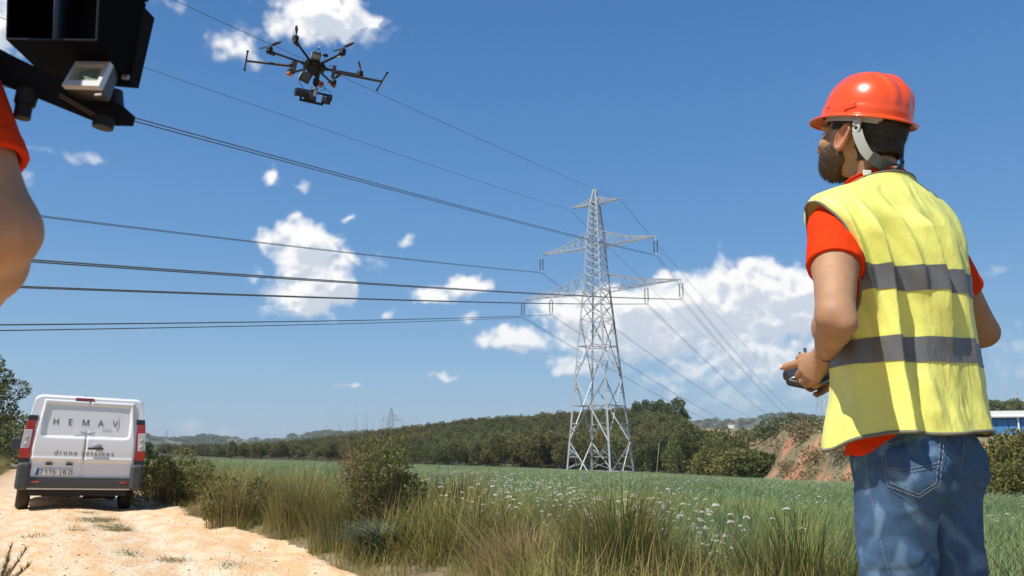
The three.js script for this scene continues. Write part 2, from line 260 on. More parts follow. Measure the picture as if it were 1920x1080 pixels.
// ---------------------------------------------------------------- sandy track
const half = (s, side) => 1.72 - (side > 0 ? 0.95 * sstep(-1, -3, s) - 0.26 * sstep(9, 2, s) * sstep(-2, 0, s) : 0) + 0.22 * noise(s * 0.45, side * 9, 2) + 0.12 * noise(s * 1.7, side * 5, 7) + 0.06 * noise(s * 6, side, 1);
function trackY(s, o) {
  const [x, d] = roadXY(s, o), w = half(s, Math.sign(o)), m = 0.11 * noise(s * 0.21, 0, 3);
  let y = ((x > 0 ? -0.032 : -0.026) * x - 0.0165 * d) * (d < 0 ? Math.max(0, 1 + d / 30) : 1);
  const rut = (c, wd) => Math.exp(-(((o - c - m) / wd) ** 2));
  y += -0.03 * rut(0.78, 0.3) - 0.03 * rut(-0.78, 0.3) + 0.02 * Math.exp(-((o / 0.4) ** 2));
  y += 0.014 * fbm(x * 1.6, 1, d * 1.6, 3) + 0.009 * noise(x * 7, 2, d * 7) + 0.007 * noise(x * 19, 2, d * 19) * (1 - 0.6 * (rut(0.78, 0.3) + rut(-0.78, 0.3)));
  y += 0.05 * sstep(w - 0.5, w - 0.05, Math.abs(o)) - 0.25 * sstep(w - 0.04, w + 0.16, Math.abs(o));
  return y + 0.01;
}
{
  const g = new Geo(), S0 = -9, S1 = 46; let rows = 0; const cols = 91, list = [];
  for (let s = S0; s < S1; s += s < 14 ? 0.05 : 0.16) list.push(s);
  for (const s of list) { rows++; for (let i = 0; i < cols; i++) { const o = (i / (cols - 1) - 0.5) * 4.5, [x, d] = roadXY(s, o); const m = 0.11 * noise(s * 0.21, 0, 3), n = fbm(x * 1.1, 3, d * 1.1, 3), wheel = clamp(Math.exp(-(((o - 0.78 - m) / 0.36) ** 2)) + Math.exp(-(((o + 0.78 - m) / 0.36) ** 2)) + n * 0.9, 0, 1); g.v(x, trackY(s, o), -d, 0, 1, 0, [mix(0.95, 1.0, wheel), mix(0.865, 0.99, wheel), mix(0.765, 0.985, wheel)], s / 2.2, o / 2.2); } }
  for (let k = 0; k < rows - 1; k++) for (let i = 0; i < cols - 1; i++) { const a = k * cols + i; g.quad(a, a + 1, a + cols + 1, a + cols); }
  const sand = dataTex(1024, (u, v) => {
    const a = streak(u, v, 3, 10, 1), b = streak(u, v, 12, 40, 4), c = tnoise(u, v, 150, 6), t = sstep(-0.25, 0.45, a * 0.8 + b * 0.5), grit = sstep(0.38, 0.5, tnoise(u, v, 120, 12)), k = 1 + 0.12 * c + 0.05 * b - 0.25 * grit;
    return [mix(0.88, 0.855, t) * k, mix(0.81, 0.715, t) * k, mix(0.70, 0.55, t) * k];
  }, true);
  const bmp = dataTex(512, (u, v) => { const k = 0.5 + 0.25 * streak(u, v, 14, 40, 4) + 0.3 * tnoise(u, v, 110, 6) + 0.3 * sstep(0.3, 0.5, tnoise(u, v, 75, 12)); return [k, k, k]; });
  setting('dirt_track', g.build(true), std(1, 1, 1, 0.95, { vertexColors: true, map: sand, bumpMap: bmp, bumpScale: 0.02 }), 'pale sandy dirt track with two wheel ruts');
  // loose stones and dry litter
  const st = new THREE.IcosahedronGeometry(1, 1); { const p = st.attributes.position; for (let i = 0; i < p.count; i++) { const k = 0.8 + 0.5 * noise(p.getX(i) * 1.4, p.getY(i) * 1.4, p.getZ(i) * 1.4); p.setXYZ(i, p.getX(i) * k, p.getY(i) * k * 0.6, p.getZ(i) * k); } st.computeVertexNormals(); }
  const r = rng(5), N = 1300, im = new THREE.InstancedMesh(st, std(1, 1, 1, 0.9), N), m = new THREE.Matrix4(), q = new THREE.Quaternion(), cc = new THREE.Color();
  for (let i = 0; i < N; i++) {
    const s = -1 + r() * 16, e = r(), o = e < 0.3 ? (r() < 0.5 ? -1 : 1) * (1.35 + r() * 0.4) : e < 0.6 ? (r() - 0.5) * 0.7 : (r() - 0.5) * 3.2, [x, d] = roadXY(s, o), k = 0.003 + 0.014 * r() ** 3;
    q.setFromEuler(new THREE.Euler(r() * 0.5, r() * 6, r() * 0.5)); m.compose(V3(x, trackY(s, o) + k * 0.2, -d), q, V3(k, k, k)); im.setMatrixAt(i, m);
    const t = r(); im.setColorAt(i, cc.setRGB(mix(0.55, 0.3, t), mix(0.42, 0.21, t), mix(0.28, 0.13, t)));
  }
  im.name = 'loose_pebbles'; scene.add(tag(im, 'small loose pebbles scattered over the sandy track', 'pebbles', null, 'stuff'));
}
// ---------------------------------------------------------------- grass, crop, shrubs and trees
const leaf = (more = {}) => phys(1, 1, 1, 0.75, { vertexColors: true, transmission: 0.42, specularIntensity: 0.15, ...more });
const grassMat = phys(1, 1, 1, 0.8, { vertexColors: true, transmission: 0.35, specularIntensity: 0.2 });
function blade(g, x, y, z, dir, h, w, lean, droop, c0, c1, seg = 3) {
  const dx = Math.cos(dir), dz = Math.sin(dir), sx = -dz, sz = dx, hash = Math.abs(Math.sin(x * 127.1 + z * 311.7 + dir * 17.3 + h * 91) * 43758.5) % 1, tone = [mix(c0[0], c1[0], hash), mix(c0[1], c1[1], hash), mix(c0[2], c1[2], hash)]; let prev;
  for (let k = 0; k <= seg; k++) {
    const t = k / seg, reach = lean * h * t * t + droop * h * t * t * t, up = h * (t - 0.35 * droop * t * t * t), ww = w * (1 - t) * (0.55 + 0.9 * t) + (k === seg ? 0 : w * 0.12), c = tone;
    const X = x + dx * reach, Y = y + up, Z = z + dz * reach, slope = 2 * lean * t + 3 * droop * t * t, q = 1 / Math.hypot(1, slope), a = g.v(X - sx * ww, Y, Z - sz * ww, -dx * q, slope * q, -dz * q, c), b = g.v(X + sx * ww, Y, Z + sz * ww, -dx * q, slope * q, -dz * q, c);
    if (prev !== undefined) g.quad(prev, prev + 1, b, a);
    prev = a;
  }
}
function tuft(seed, n, h0, h1, w, spread, lean, c0, c1, ears) {
  const r = rng(seed), g = new Geo();
  for (let i = 0; i < n; i++) {
    const a = r() * 6.283, q = Math.sqrt(r()) * spread, h = mix(h0, h1, r()), v = 0.75 + 0.5 * r(), k = (c) => c.map((z) => z * v);
    blade(g, Math.cos(a) * q, -0.03, Math.sin(a) * q, r() * 6.283, h, w * (0.6 + 0.8 * r()), lean * (0.3 + r()), r() * 0.5, k(c0), k(c1));
    if (ears && r() < ears) { const d2 = r() * 6.28; blade(g, Math.cos(a) * q, 0, Math.sin(a) * q, d2, h * 1.25, w * 0.35, 0.15, 0.1, [0.3, 0.27, 0.14], [0.42, 0.36, 0.2]); }
  }
  return g.build();
}
function scatter(name, label, cat, geo, mat, spots) {                   // spots: [x, y, d, turn, scale, wide, r, g, b]
  const im = new THREE.InstancedMesh(geo, mat, spots.length), m = new THREE.Matrix4(), q = new THREE.Quaternion(), c = new THREE.Color(), up = V3(0, 1, 0);
  spots.forEach((s, i) => { q.setFromAxisAngle(up, s[3]); m.compose(V3(s[0], s[1], -s[2]), q, V3(s[4] * s[5], s[4], s[4] * s[5])); im.setMatrixAt(i, m); im.setColorAt(i, c.setRGB(s[6], s[7], s[8])); });
  im.name = numbered(name); scene.add(tag(im, label, cat, null, 'stuff')); return im;
}
const FIELD_O = 2.8;
{ // crop
  const geos = [tuft(11, 16, 0.3, 0.52, 0.0055, 0.085, 0.4, [0.115, 0.172, 0.075], [0.215, 0.298, 0.14]), tuft(12, 16, 0.28, 0.5, 0.0055, 0.085, 0.55, [0.125, 0.178, 0.075], [0.235, 0.308, 0.135])];
  const spots = [[], []], r = rng(31);
  const put = (x, d, wide, k) => { const o = roadO(x, d); if (o < FIELD_O + 0.5 * noise(x, 0, d)) return; const n = fbm(x * 0.12, 0, d * 0.12, 3), t = 0.85 + 0.35 * r() + n * 0.5; if (n < -0.34) return; spots[r() < 0.5 ? 0 : 1].push([x, ground(x, d) - 0.02, d, r() * 6.283, k * (0.85 + 0.3 * r() + 0.35 * n), wide, t * (1 + n * 0.4), t, t * (1.0 - n * 0.3)]); };
  const band = (d0, d1, step, wide, k) => { for (let d = d0; d < d1; d += step) for (let x = -0.8 * d - 1; x < 0.8 * d + 2; x += step) { const X = x + (r() - 0.5) * step * 1.3, D = d + (r() - 0.5) * step * 1.3; if (Math.hypot(X, D) < edgeOf(pxOf(X, D)) - 0.5) put(X, D, wide, k); } };
  band(2.5, 9, 0.13, 1, 1); band(9, 20, 0.19, 1.3, 1.02); band(20, 45, 0.36, 2.1, 1.05); band(45, 100, 0.75, 4.2, 1.1); band(100, 200, 1.1, 6, 1.15);
  scatter('crop', 'blue green young cereal crop filling the field', 'crop', geos[0], grassMat, spots[0]); scatter('crop', 'grey green leafy cereal crop mixed through the field', 'crop', geos[1], grassMat, spots[1]);
}
{ // white wild flowers among the crop
  const g = new Geo(), r = rng(8); blade(g, 0, 0, 0, 1, 0.62, 0.003, 0.1, 0, [0.1, 0.16, 0.06], [0.16, 0.22, 0.1]); blade(g, 0, 0.25, 0, 4, 0.3, 0.0025, 0.5, 0, [0.1, 0.16, 0.06], [0.16, 0.22, 0.1]);
  const head = (cx, cy, cz, R) => { for (let i = 0; i < 13; i++) { const a = r() * 6.283, q = Math.sqrt(r()) * R, x = cx + Math.cos(a) * q, z = cz + Math.sin(a) * q, y = cy - q * q / R * 0.5 + 0.005 * r(), s = R * 0.3, c = [0.8, 0.79, 0.72]; const o = [[s, 0, 0], [0, s * 0.8, 0], [0, 0, s], [-s, 0, 0], [0, -s * 0.6, 0], [0, 0, -s]].map(([u, v, w]) => g.v(x + u, y + v, z + w, u / s, v / s, w / s, c)); for (const [p, t, n] of [[0, 1, 2], [2, 1, 3], [3, 1, 5], [5, 1, 0], [0, 2, 4], [2, 3, 4], [3, 5, 4], [5, 0, 4]]) g.tri(o[p], o[t], o[n]); } };
  head(0.05, 0.62, 0.03, 0.021); head(-0.06, 0.53, 0.09, 0.016); head(0.01, 0.57, -0.05, 0.013);
  const spots = [], q = rng(55);
  for (let i = 0; i < 30000 && spots.length < 1150; i++) { const d = 4.5 + 62 * q() ** 1.9, px = 560 + q() * 1420, x = (px - 960) / FOC * cp * d, o = roadO(x, d); if (o < FIELD_O) continue; const n = fbm(x * 0.16 + 3, 2, d * 0.16, 3); if (q() > sstep(-0.12, 0.3, n + (px > 760 && px < 1320 ? 0.07 : -0.03))) continue; spots.push([x, ground(x, d) - 0.02 - 0.06 * q(), d, q() * 6.28, 0.75 + 0.3 * q(), d > 25 ? 1.6 : 1, 1, 1, 1]); }
  scatter('white_wildflowers', 'small white wildflower heads dotted through the crop', 'wildflowers', g.build(), phys(1, 1, 1, 0.8, { vertexColors: true, transmission: 0.25 }), spots);
}
{ // rough grass of the verges
  const green = tuft(21, 20, 0.22, 0.5, 0.0038, 0.1, 0.6, [0.17, 0.19, 0.055], [0.28, 0.30, 0.10], 0.12), dry = tuft(22, 18, 0.16, 0.42, 0.0035, 0.11, 0.8, [0.3, 0.235, 0.12], [0.48, 0.40, 0.23], 0.2);
  const A = [], B = [], r = rng(91);
  const strip = (s0, s1, step, wide) => {
    for (let s = s0; s < s1; s += step) for (let o = 1.35; o < 3.9; o += step) for (const side of [1, -1]) {
      const S = s + (r() - 0.5) * step * 1.4, O = side * (o + (r() - 0.5) * step * 1.4), [x, d] = roadXY(S, O); if (d < 0.4 && side > 0 || d < -1) continue;
      const w = half(S, side), n = fbm(x * 0.5, 4, d * 0.5, 3), oo = Math.abs(O); if (oo < w - 0.1 + 0.35 * Math.max(0, n)) continue;
      if (side > 0 && Math.hypot(x - 0.83, d - 1.66) < 0.75) continue;
      const inner = sstep(w - 0.1, w + 0.9, oo); if (r() > 0.35 + 0.65 * inner || (oo > 2.9 && r() < (oo - 2.9) * 1.1 && side > 0)) continue;
      const k = mix(0.42, 1.12, inner) * (S > 0 ? 1.3 : 0.95) * (0.7 + 0.6 * r()) * (1 + 0.6 * n), v = 0.8 + 0.4 * r(); (r() < 0.8 + 1.1 * n ? A : B).push([x, Math.min(ground(x, d), 9) - 0.01, d, r() * 6.283, k, wide, v * 1.08 * (1 - 0.4 * n + 0.35 * r() * r()), v, v * (0.85 + 0.3 * r())]);
    }
  };
  strip(-6.5, 9, 0.095, 1); strip(9, 24, 0.15, 1.4); strip(24, 45, 0.36, 2.4);
  scatter('verge_grass', 'olive green rough grass along the track edges', 'grass', green, grassMat, A); scatter('verge_grass', 'straw coloured dry grass along the track edges', 'grass', dry, grassMat, B);
  // patches on the middle of the track
  const P = []; const mat = tuft(24, 26, 0.03, 0.09, 0.0035, 0.1, 1.6, [0.11, 0.125, 0.05], [0.19, 0.2, 0.09]);
  for (const [px, py, sx, sy, n] of [[180, 975, 30, 5, 26], [205, 990, 26, 6, 26], [160, 963, 8, 3, 5], [320, 1051, 16, 4, 8], [238, 1040, 18, 5, 5], [150, 992, 12, 4, 4], [60, 1005, 18, 4, 3], [450, 1060, 25, 5, 3]]) for (let i = 0; i < n; i++) {
    const r2 = ray(px + (r() - 0.5) * 2 * sx, py + (r() - 0.5) * 2 * sy); let d = CAMY / -r2.y * -r2.z, x = d * r2.x / -r2.z; for (let k = 0; k < 4; k++) { const h = trackY(roadS(x, d), roadO(x, d)); d = (CAMY - h) / -r2.y * -r2.z; x = d * r2.x / -r2.z; }
    const v = 0.7 + 0.6 * r(); P.push([x, trackY(roadS(x, d), roadO(x, d)), d, r() * 6.28, 0.6 + 0.7 * r(), 1.1, v * 1.05, v, v]);
  }
  scatter('track_grass', 'low grass patches growing in the middle of the sandy track', 'grass', mat, grassMat, P);
}
// meets the ground along a photo pixel
function onGround(px, py) { const r = ray(px, py); let d = 10; for (let k = 0; k < 30; k++) { const y = ground(d * r.x / -r.z, d); d = mix(d, (CAMY - y) / Math.max(1e-3, -r.y) * -r.z, 0.6); } return [d * r.x / -r.z, d]; }
function spray(seed, n, h, spread, lean, w, c0, c1, seg = 4) {          // many long stems out of one root
  const r = rng(seed), g = new Geo();
  for (let i = 0; i < n; i++) { const a = r() * 6.283, q = r() * spread, v = 0.65 + 0.7 * r(), e = r(); blade(g, Math.cos(a) * q, -0.05, Math.sin(a) * q, a + (r() - 0.5) * 1.4, h * (0.45 + 0.6 * r()), w * (0.6 + 0.8 * r()), lean * (0.1 + e), r() * 0.25, c0.map((k) => k * v), c1.map((k, z) => k * v * (z === 0 ? 0.85 + 0.4 * r() : 1)), seg); }
  return g.build();
}
function foliage(seed, blobs, n, size, c0, c1, long = 1.6) {            // leaf-sized faces spread through blobs [x, y, z, rx, ry, rz]
  const r = rng(seed), g = new Geo(), vol = blobs.map((b) => b[3] * b[4] * b[5] + 0.3 * (b[3] * b[4] + b[4] * b[5])), total = vol.reduce((a, b) => a + b);
  for (let k = 0; k < blobs.length; k++) {
    const b = blobs[k], m = Math.round(n * vol[k] / total);
    for (let i = 0; i < m; i++) {
      let x, y, z, q; do { x = r() * 2 - 1; y = r() * 2 - 1; z = r() * 2 - 1; q = Math.hypot(x, y, z); } while (q > 1 || q < 0.2);
      const e = Math.pow(q, -0.45); x *= e; y *= e; z *= e;
      if (noise(x * 2.6 + k * 3, y * 2.6, z * 2.6 + seed) < -0.16) continue;
      const X = b[0] + x * b[3], Y = b[1] + y * b[4], Z = b[2] + z * b[5], s = size * (0.55 + 0.9 * r()), l = Math.hypot(x, y, z) || 1, v = r(), w = 0.95 + 0.6 * r();
      const c = [mix(c0[0], c1[0], v) * w, mix(c0[1], c1[1], v) * w, mix(c0[2], c1[2], v) * w];
      const t = V3(r() - 0.5 + x / l * 0.6, r() - 0.35 + y / l * 0.4, r() - 0.5 + z / l * 0.6).normalize(), u = V3(r() - 0.5, r() - 0.5, r() - 0.5).cross(t).normalize(), nn = u.clone().cross(t).normalize();
      const A = g.v(X - t.x * s * long / 2, Y - t.y * s * long / 2, Z - t.z * s * long / 2, nn.x, nn.y, nn.z, c), B = g.v(X + u.x * s * 0.4, Y + u.y * s * 0.4, Z + u.z * s * 0.4, nn.x, nn.y, nn.z, c), C = g.v(X + t.x * s * long / 2, Y + t.y * s * long / 2, Z + t.z * s * long / 2, nn.x, nn.y, nn.z, c), D = g.v(X - u.x * s * 0.4, Y - u.y * s * 0.4, Z - u.z * s * 0.4, nn.x, nn.y, nn.z, c);
      g.quad(A, B, C, D);
    }
  }
  return g.build();
}
function twigs(seed, n, h, spread, rad, c) {
  const r = rng(seed), list = [];
  for (let i = 0; i < n; i++) { const a = r() * 6.283, q = spread * (0.2 + 0.8 * r()), H = h * (0.55 + 0.5 * r()), b = V3(Math.cos(a) * 0.06 * spread, -0.04, Math.sin(a) * 0.06 * spread), m = V3(Math.cos(a) * q * 0.45 + (r() - 0.5) * 0.1 * spread, H * 0.5, Math.sin(a) * q * 0.45), e = V3(Math.cos(a) * q, H, Math.sin(a) * q); list.push(rod(b, m, rad, rad * 0.7, 5), rod(m, e, rad * 0.7, rad * 0.25, 5)); }
  return merged(list);
}
const bark = std(0.16, 0.11, 0.075, 0.95), leafMat = leaf(), needleMat = leaf({ transmission: 0.42 });
function plant(name, label, cat, px, py, group) { const [x, d] = onGround(px, py); return thing(name, label, cat, V3(x, ground(x, d), -d), group); }
{
  const r = rng(404);
  const blobs = (n, w, h, y0, rs) => { const out = []; for (let i = 0; i < n; i++) { const a = r() * 6.28, q = Math.sqrt(r()) * w; out.push([Math.cos(a) * q, y0 + h * (0.15 + 0.8 * r()) * (1 - 0.35 * (q / w) ** 2), Math.sin(a) * q, rs * (0.6 + 0.8 * r()), rs * (0.6 + 0.7 * r()), rs * (0.6 + 0.8 * r())]); } return out; };
  let t = plant('roadside_shrub', 'dark olive bushy shrub beside the rear wheel of the white van', 'shrub', 318, 950);
  part('foliage', mergeGeometries([foliage(1, blobs(20, 0.62, 1.0, 0.05, 0.24), 13000, 0.028, [0.13, 0.14, 0.045], [0.25, 0.235, 0.09], 2.2), spray(2, 300, 0.95, 0.5, 0.35, 0.004, [0.15, 0.13, 0.06], [0.26, 0.22, 0.11])]), leafMat, t); part('stem', twigs(3, 14, 0.9, 0.6, 0.012), bark, t);
  t = plant('roadside_shrub', 'brown twiggy shrub with dark green side, standing tallest on the track verge', 'shrub', 695, 1022);
  part('foliage', mergeGeometries([foliage(4, blobs(17, 0.27, 0.92, 0.02, 0.17).map((b) => [b[0] + 0.12, ...b.slice(1)]), 14000, 0.018, [0.11, 0.14, 0.045], [0.25, 0.27, 0.095], 1.8), foliage(5, blobs(11, 0.26, 0.85, 0.08, 0.13).map((b) => [b[0] - 0.12, ...b.slice(1)]), 3600, 0.016, [0.2, 0.16, 0.085], [0.31, 0.25, 0.14], 2), spray(6, 420, 1.3, 0.3, 0.3, 0.0028, [0.15, 0.12, 0.07], [0.33, 0.23, 0.17])]), leafMat, t);
  part('stem', twigs(7, 24, 0.95, 0.42, 0.007), bark, t); t.scale.set(0.98, 1.12, 0.98);
  t = plant('thistle_plant', 'low silvery green leafy plant at the foot of the twiggy shrub', 'plant', 712, 1050);
  { const g = new Geo(); for (let i = 0; i < 420; i++) { const a = r() * 6.28, q = r() * 0.2, v = 0.6 + 0.7 * r(); blade(g, Math.cos(a) * q, r() * 0.16, Math.sin(a) * q, a + (r() - 0.5), 0.16 + 0.12 * r(), 0.011, 0.5 + r(), 0.7, [0.09 * v, 0.13 * v, 0.075 * v], [0.2 * v, 0.26 * v, 0.19 * v]); } part('foliage', g.build(), leafMat, t); part('stem', twigs(8, 8, 0.25, 0.2, 0.006), bark, t); }
  t = plant('grass_clump', 'upright olive rush clump standing beside the twiggy shrub', 'grass clump', 862, 1008);
  part('blades', spray(10, 900, 0.85, 0.2, 0.42, 0.0042, [0.24, 0.185, 0.08], [0.22, 0.25, 0.085]), grassMat, t);
  t = plant('grass_clump', 'large tall green and rust rush clump in front of the steel pylon', 'grass clump', 1165, 1150);
  part('blades', mergeGeometries([spray(13, 1500, 0.84, 0.3, 0.5, 0.0034, [0.19, 0.175, 0.055], [0.25, 0.28, 0.095], 5), spray(14, 260, 0.75, 0.14, 0.3, 0.0028, [0.3, 0.15, 0.05], [0.33, 0.21, 0.08], 5)]), grassMat, t);
  { const g = new Geo(), c = [0.45, 0.38, 0.24], e = [0.24, 0.26, 0.11]; for (const [x, z, a, h, l] of [[0.12, 0, 0.3, 1.05, 0.14], [0.05, 0.1, 2.4, 0.86, 0.3], [0.1, 0.05, -0.3, 0.9, 0.36], [0.16, 0.02, 0.4, 0.98, 0.1], [-0.04, 0.05, 2.0, 0.9, 0.12], [0.2, 0.06, 0.2, 0.88, 0.2]]) blade(g, x, 0, z, a, h, 0.0022, l, 0.15, e, c, 6);
    part('seed_stalk', g.build(), grassMat, t);
    for (const [px, py, qx, qy] of [[1195, 910, 1214, 925], [1222, 938, 1238, 955], [1236, 830, 1230, 900]]) { const a = at(px, py, 4.4).sub(t.position), b = at(qx, qy, 4.4).sub(t.position); part('seed_head', rod(a, b, 0.0022, 0.0014, 6), std(0.36, 0.31, 0.17, 0.9), t); } }
  t = plant('grass_clump', 'green rush clump growing at the feet of the man in the vest', 'grass clump', 1500, 1190);
  part('blades', spray(15, 1000, 0.72, 0.34, 0.4, 0.0036, [0.17, 0.17, 0.05], [0.24, 0.27, 0.09], 5), grassMat, t);
  t = plant('grass_clump', 'straw brown grass clump between the two tall rush clumps', 'grass clump', 985, 1105);
  part('blades', spray(16, 800, 0.55, 0.35, 0.7, 0.0032, [0.27, 0.2, 0.09], [0.46, 0.37, 0.19], 5), grassMat, t);
  t = plant('grass_clump', 'leaning olive grass clump on the verge between the van shrub and the twiggy shrub', 'grass clump', 560, 1000);
  part('blades', spray(17, 1100, 0.8, 0.35, 0.55, 0.0042, [0.19, 0.175, 0.06], [0.29, 0.28, 0.12], 5), grassMat, t);
  t = plant('grass_clump', 'yellowish leafy grass clump next to the shrub by the van', 'grass clump', 440, 985);
  part('blades', mergeGeometries([spray(18, 900, 0.75, 0.4, 0.55, 0.0045, [0.21, 0.18, 0.075], [0.36, 0.32, 0.14], 5), foliage(19, blobs(9, 0.4, 0.6, 0.05, 0.17), 2600, 0.03, [0.11, 0.12, 0.04], [0.2, 0.19, 0.075], 2)]), grassMat, t);
  t = plant('grass_clump', 'slender green grass clump directly left of the twiggy shrub', 'grass clump', 630, 1030);
  part('blades', spray(20, 800, 0.7, 0.3, 0.5, 0.0036, [0.18, 0.17, 0.06], [0.27, 0.27, 0.105], 5), grassMat, t);
  // small needle-leaved plant at the track's near edge
  const [bx, bd] = onGround(-6, 1112); t = thing('herb_plant', 'small rosemary-like sprig growing from the sandy track', 'plant', V3(bx, trackY(roadS(bx, bd), roadO(bx, bd)), -bd));
  { const g = new Geo(), st = []; for (const [ex, ey, ez] of [[0.17, 0.3, 0], [0.09, 0.24, 0.06], [0.22, 0.19, 0.03], [-0.04, 0.26, 0], [0.13, 0.16, 0.1], [-0.1, 0.2, 0.08], [0.03, 0.31, -0.05]]) { const a = V3(0, 0, 0), b = V3(ex, ey, ez); st.push(rod(a, b, 0.004, 0.002, 5)); for (let k = 0; k < 110; k++) { const t2 = 0.15 + 0.85 * k / 110, p = a.clone().lerp(b, t2), v = 0.7 + 0.6 * r(); blade(g, p.x, p.y, p.z, r() * 6.28, 0.038 + 0.014 * r(), 0.0034, 1.0, 0, [0.14 * v, 0.13 * v, 0.06 * v], [0.25 * v, 0.2 * v, 0.11 * v], 2); } }
    part('foliage', g.build(), leafMat, t); part('stem', merged(st), bark, t); }
}
// trees
function crownBlobs(seed, n, w, h, y0, rs, shape) { const r = rng(seed), out = []; for (let i = 0; i < n; i++) { const t = (i + 0.5) / n, a = i * 2.4 + r(), y = y0 + h * t, q = w * shape(t) * (0.45 + 0.55 * r()); out.push([Math.cos(a) * q, y, Math.sin(a) * q, rs * (0.7 + 0.6 * r()), rs * (0.5 + 0.5 * r()), rs * (0.7 + 0.6 * r())]); } return out; }
function limbs(seed, H, blobs, rad) { const r = rng(seed), list = [rod(V3(0, -0.3, 0), V3(0.03 * H * (r() - 0.5), H * 0.5, 0.03 * H), rad, rad * 0.7, 8), rod(V3(0.03 * H * (r() - 0.5), H * 0.48, 0.03 * H), V3(0, H * 0.93, 0), rad * 0.7, rad * 0.2, 8)]; for (const b of blobs) list.push(rod(V3(0, Math.max(0.1 * H, b[1] - 0.12 * H), 0), V3(b[0] * 0.9, b[1], b[2] * 0.9), rad * 0.35, rad * 0.1, 5)); return merged(list); }
const PINE0 = [0.09, 0.115, 0.042], PINE1 = [0.18, 0.195, 0.08];
const umbrella = (t) => Math.sin(Math.PI * Math.min(1, 0.18 + 0.8 * t)) ** 0.7, roundish = (t) => Math.sqrt(Math.max(0.05, 1 - (2 * t - 0.9) ** 2));
{
  // the wood on the hillside: reads as one mass
  const kinds = [0, 1, 2, 3].map((k) => { const b = crownBlobs(60 + k, 13, 1.7 + 0.3 * (k % 2), 4.4, 1.6 + 0.5 * k % 2, 1.15, k % 2 ? umbrella : roundish), f = foliage(70 + k, b, 2200, 0.27, PINE0, PINE1, 1.5); return f; });
  const spots = [[], [], [], []], r = rng(66);
  for (let i = 0; i < 40000; i++) {
    const px = 300 + r() * 1250, d = 120 + 310 * Math.pow(r(), 0.8), x = (px - 960) / FOC * cp * d, rr = Math.hypot(x, d), e = edgeOf(px);
    if (rr < e + 4 || rr < 105) continue; if (px < 430 && rr < 250 + (430 - px)) continue;
    if (px > 1288 && rr > 152 - (px - 1290) * 0.12) continue; if (px < 1000 && rr < e + 4 + (1000 - px) * 0.06) continue; if (px > 1402) continue;
    const total = spots.reduce((a, b) => a + b.length, 0); if (total > 4200) break;
    const n = fbm(x * 0.02, 0, d * 0.02, 2), v = 0.75 + 0.5 * r(), k = Math.floor(r() * 4); if (r() > 0.55 + rr / 700) continue;
    spots[k].push([x, ground(x, d) - 0.2, d, r() * 6.28, (0.62 + 0.4 * r() + 0.3 * n) * mix(0.62, 1, sstep(500, 1080, px)), 1.0, v * (1.05 + n * 0.5 + 0.15 * r()), v, v * 0.95]);
  }
  for (let k = 0; k < 4; k++) scatter('pine_wood', ['dense dark green pine wood covering the hillside', 'olive green pines mixed through the hillside wood', 'rounded pale pines mixed through the hillside wood', 'tall umbrella pines mixed through the hillside wood'][k], 'wood', kinds[k], needleMat, spots[k]);
  const trunks = []; for (const s of spots) for (const t of s) trunks.push([t[0], t[1], t[2], t[3], t[4], 1, 1, 1, 1]);
  scatter('wood_trunks', 'brown trunks under the pines of the hillside wood', 'wood', rod(V3(0, -0.4, 0), V3(0, 4, 0), 0.13, 0.06, 5), bark, trunks);
  // distant woods on the far hills
  const far = []; for (let i = 0; i < 9000; i++) { const px = -100 + r() * 2150, d = 900 + 2300 * r(), x = (px - 960) / FOC * cp * d, n = fbm(x * 0.0035 + 9, 1, d * 0.0035, 3); if (n < -0.02 || r() < 0.3) continue; const v = 0.7 + 0.6 * r(); far.push([x, ground(x, d) - 0.5, d, r() * 6.28, 1.3 + r(), 1.9, v * 1.05, v, v]); }
  scatter('far_woods', 'hazy scattered woods on the far hills', 'wood', foliage(99, crownBlobs(61, 7, 1.8, 3.6, 1.2, 1.5, roundish), 150, 1.1, PINE0, PINE1, 1.2), needleMat, far);
}
function tree(name, label, px, d, H, W, seed, group, opt = {}) {
  const x = (px - 960) / FOC * cp * d, t = thing(name, label, 'tree', V3(x, ground(x, d), -d), group), b = crownBlobs(seed, opt.n ?? 16, W, H * (opt.ch ?? 0.68), H * (opt.y0 ?? 0.28), W * (opt.rs ?? 0.5), opt.shape ?? umbrella);
  part('crown', foliage(seed + 1, b, opt.leaves ?? 2600, opt.size ?? 0.3, opt.c0 ?? PINE0, opt.c1 ?? PINE1, 1.6), needleMat, t); part('trunk', limbs(seed + 2, H, b, opt.rad ?? 0.16), bark, t); return t;
}
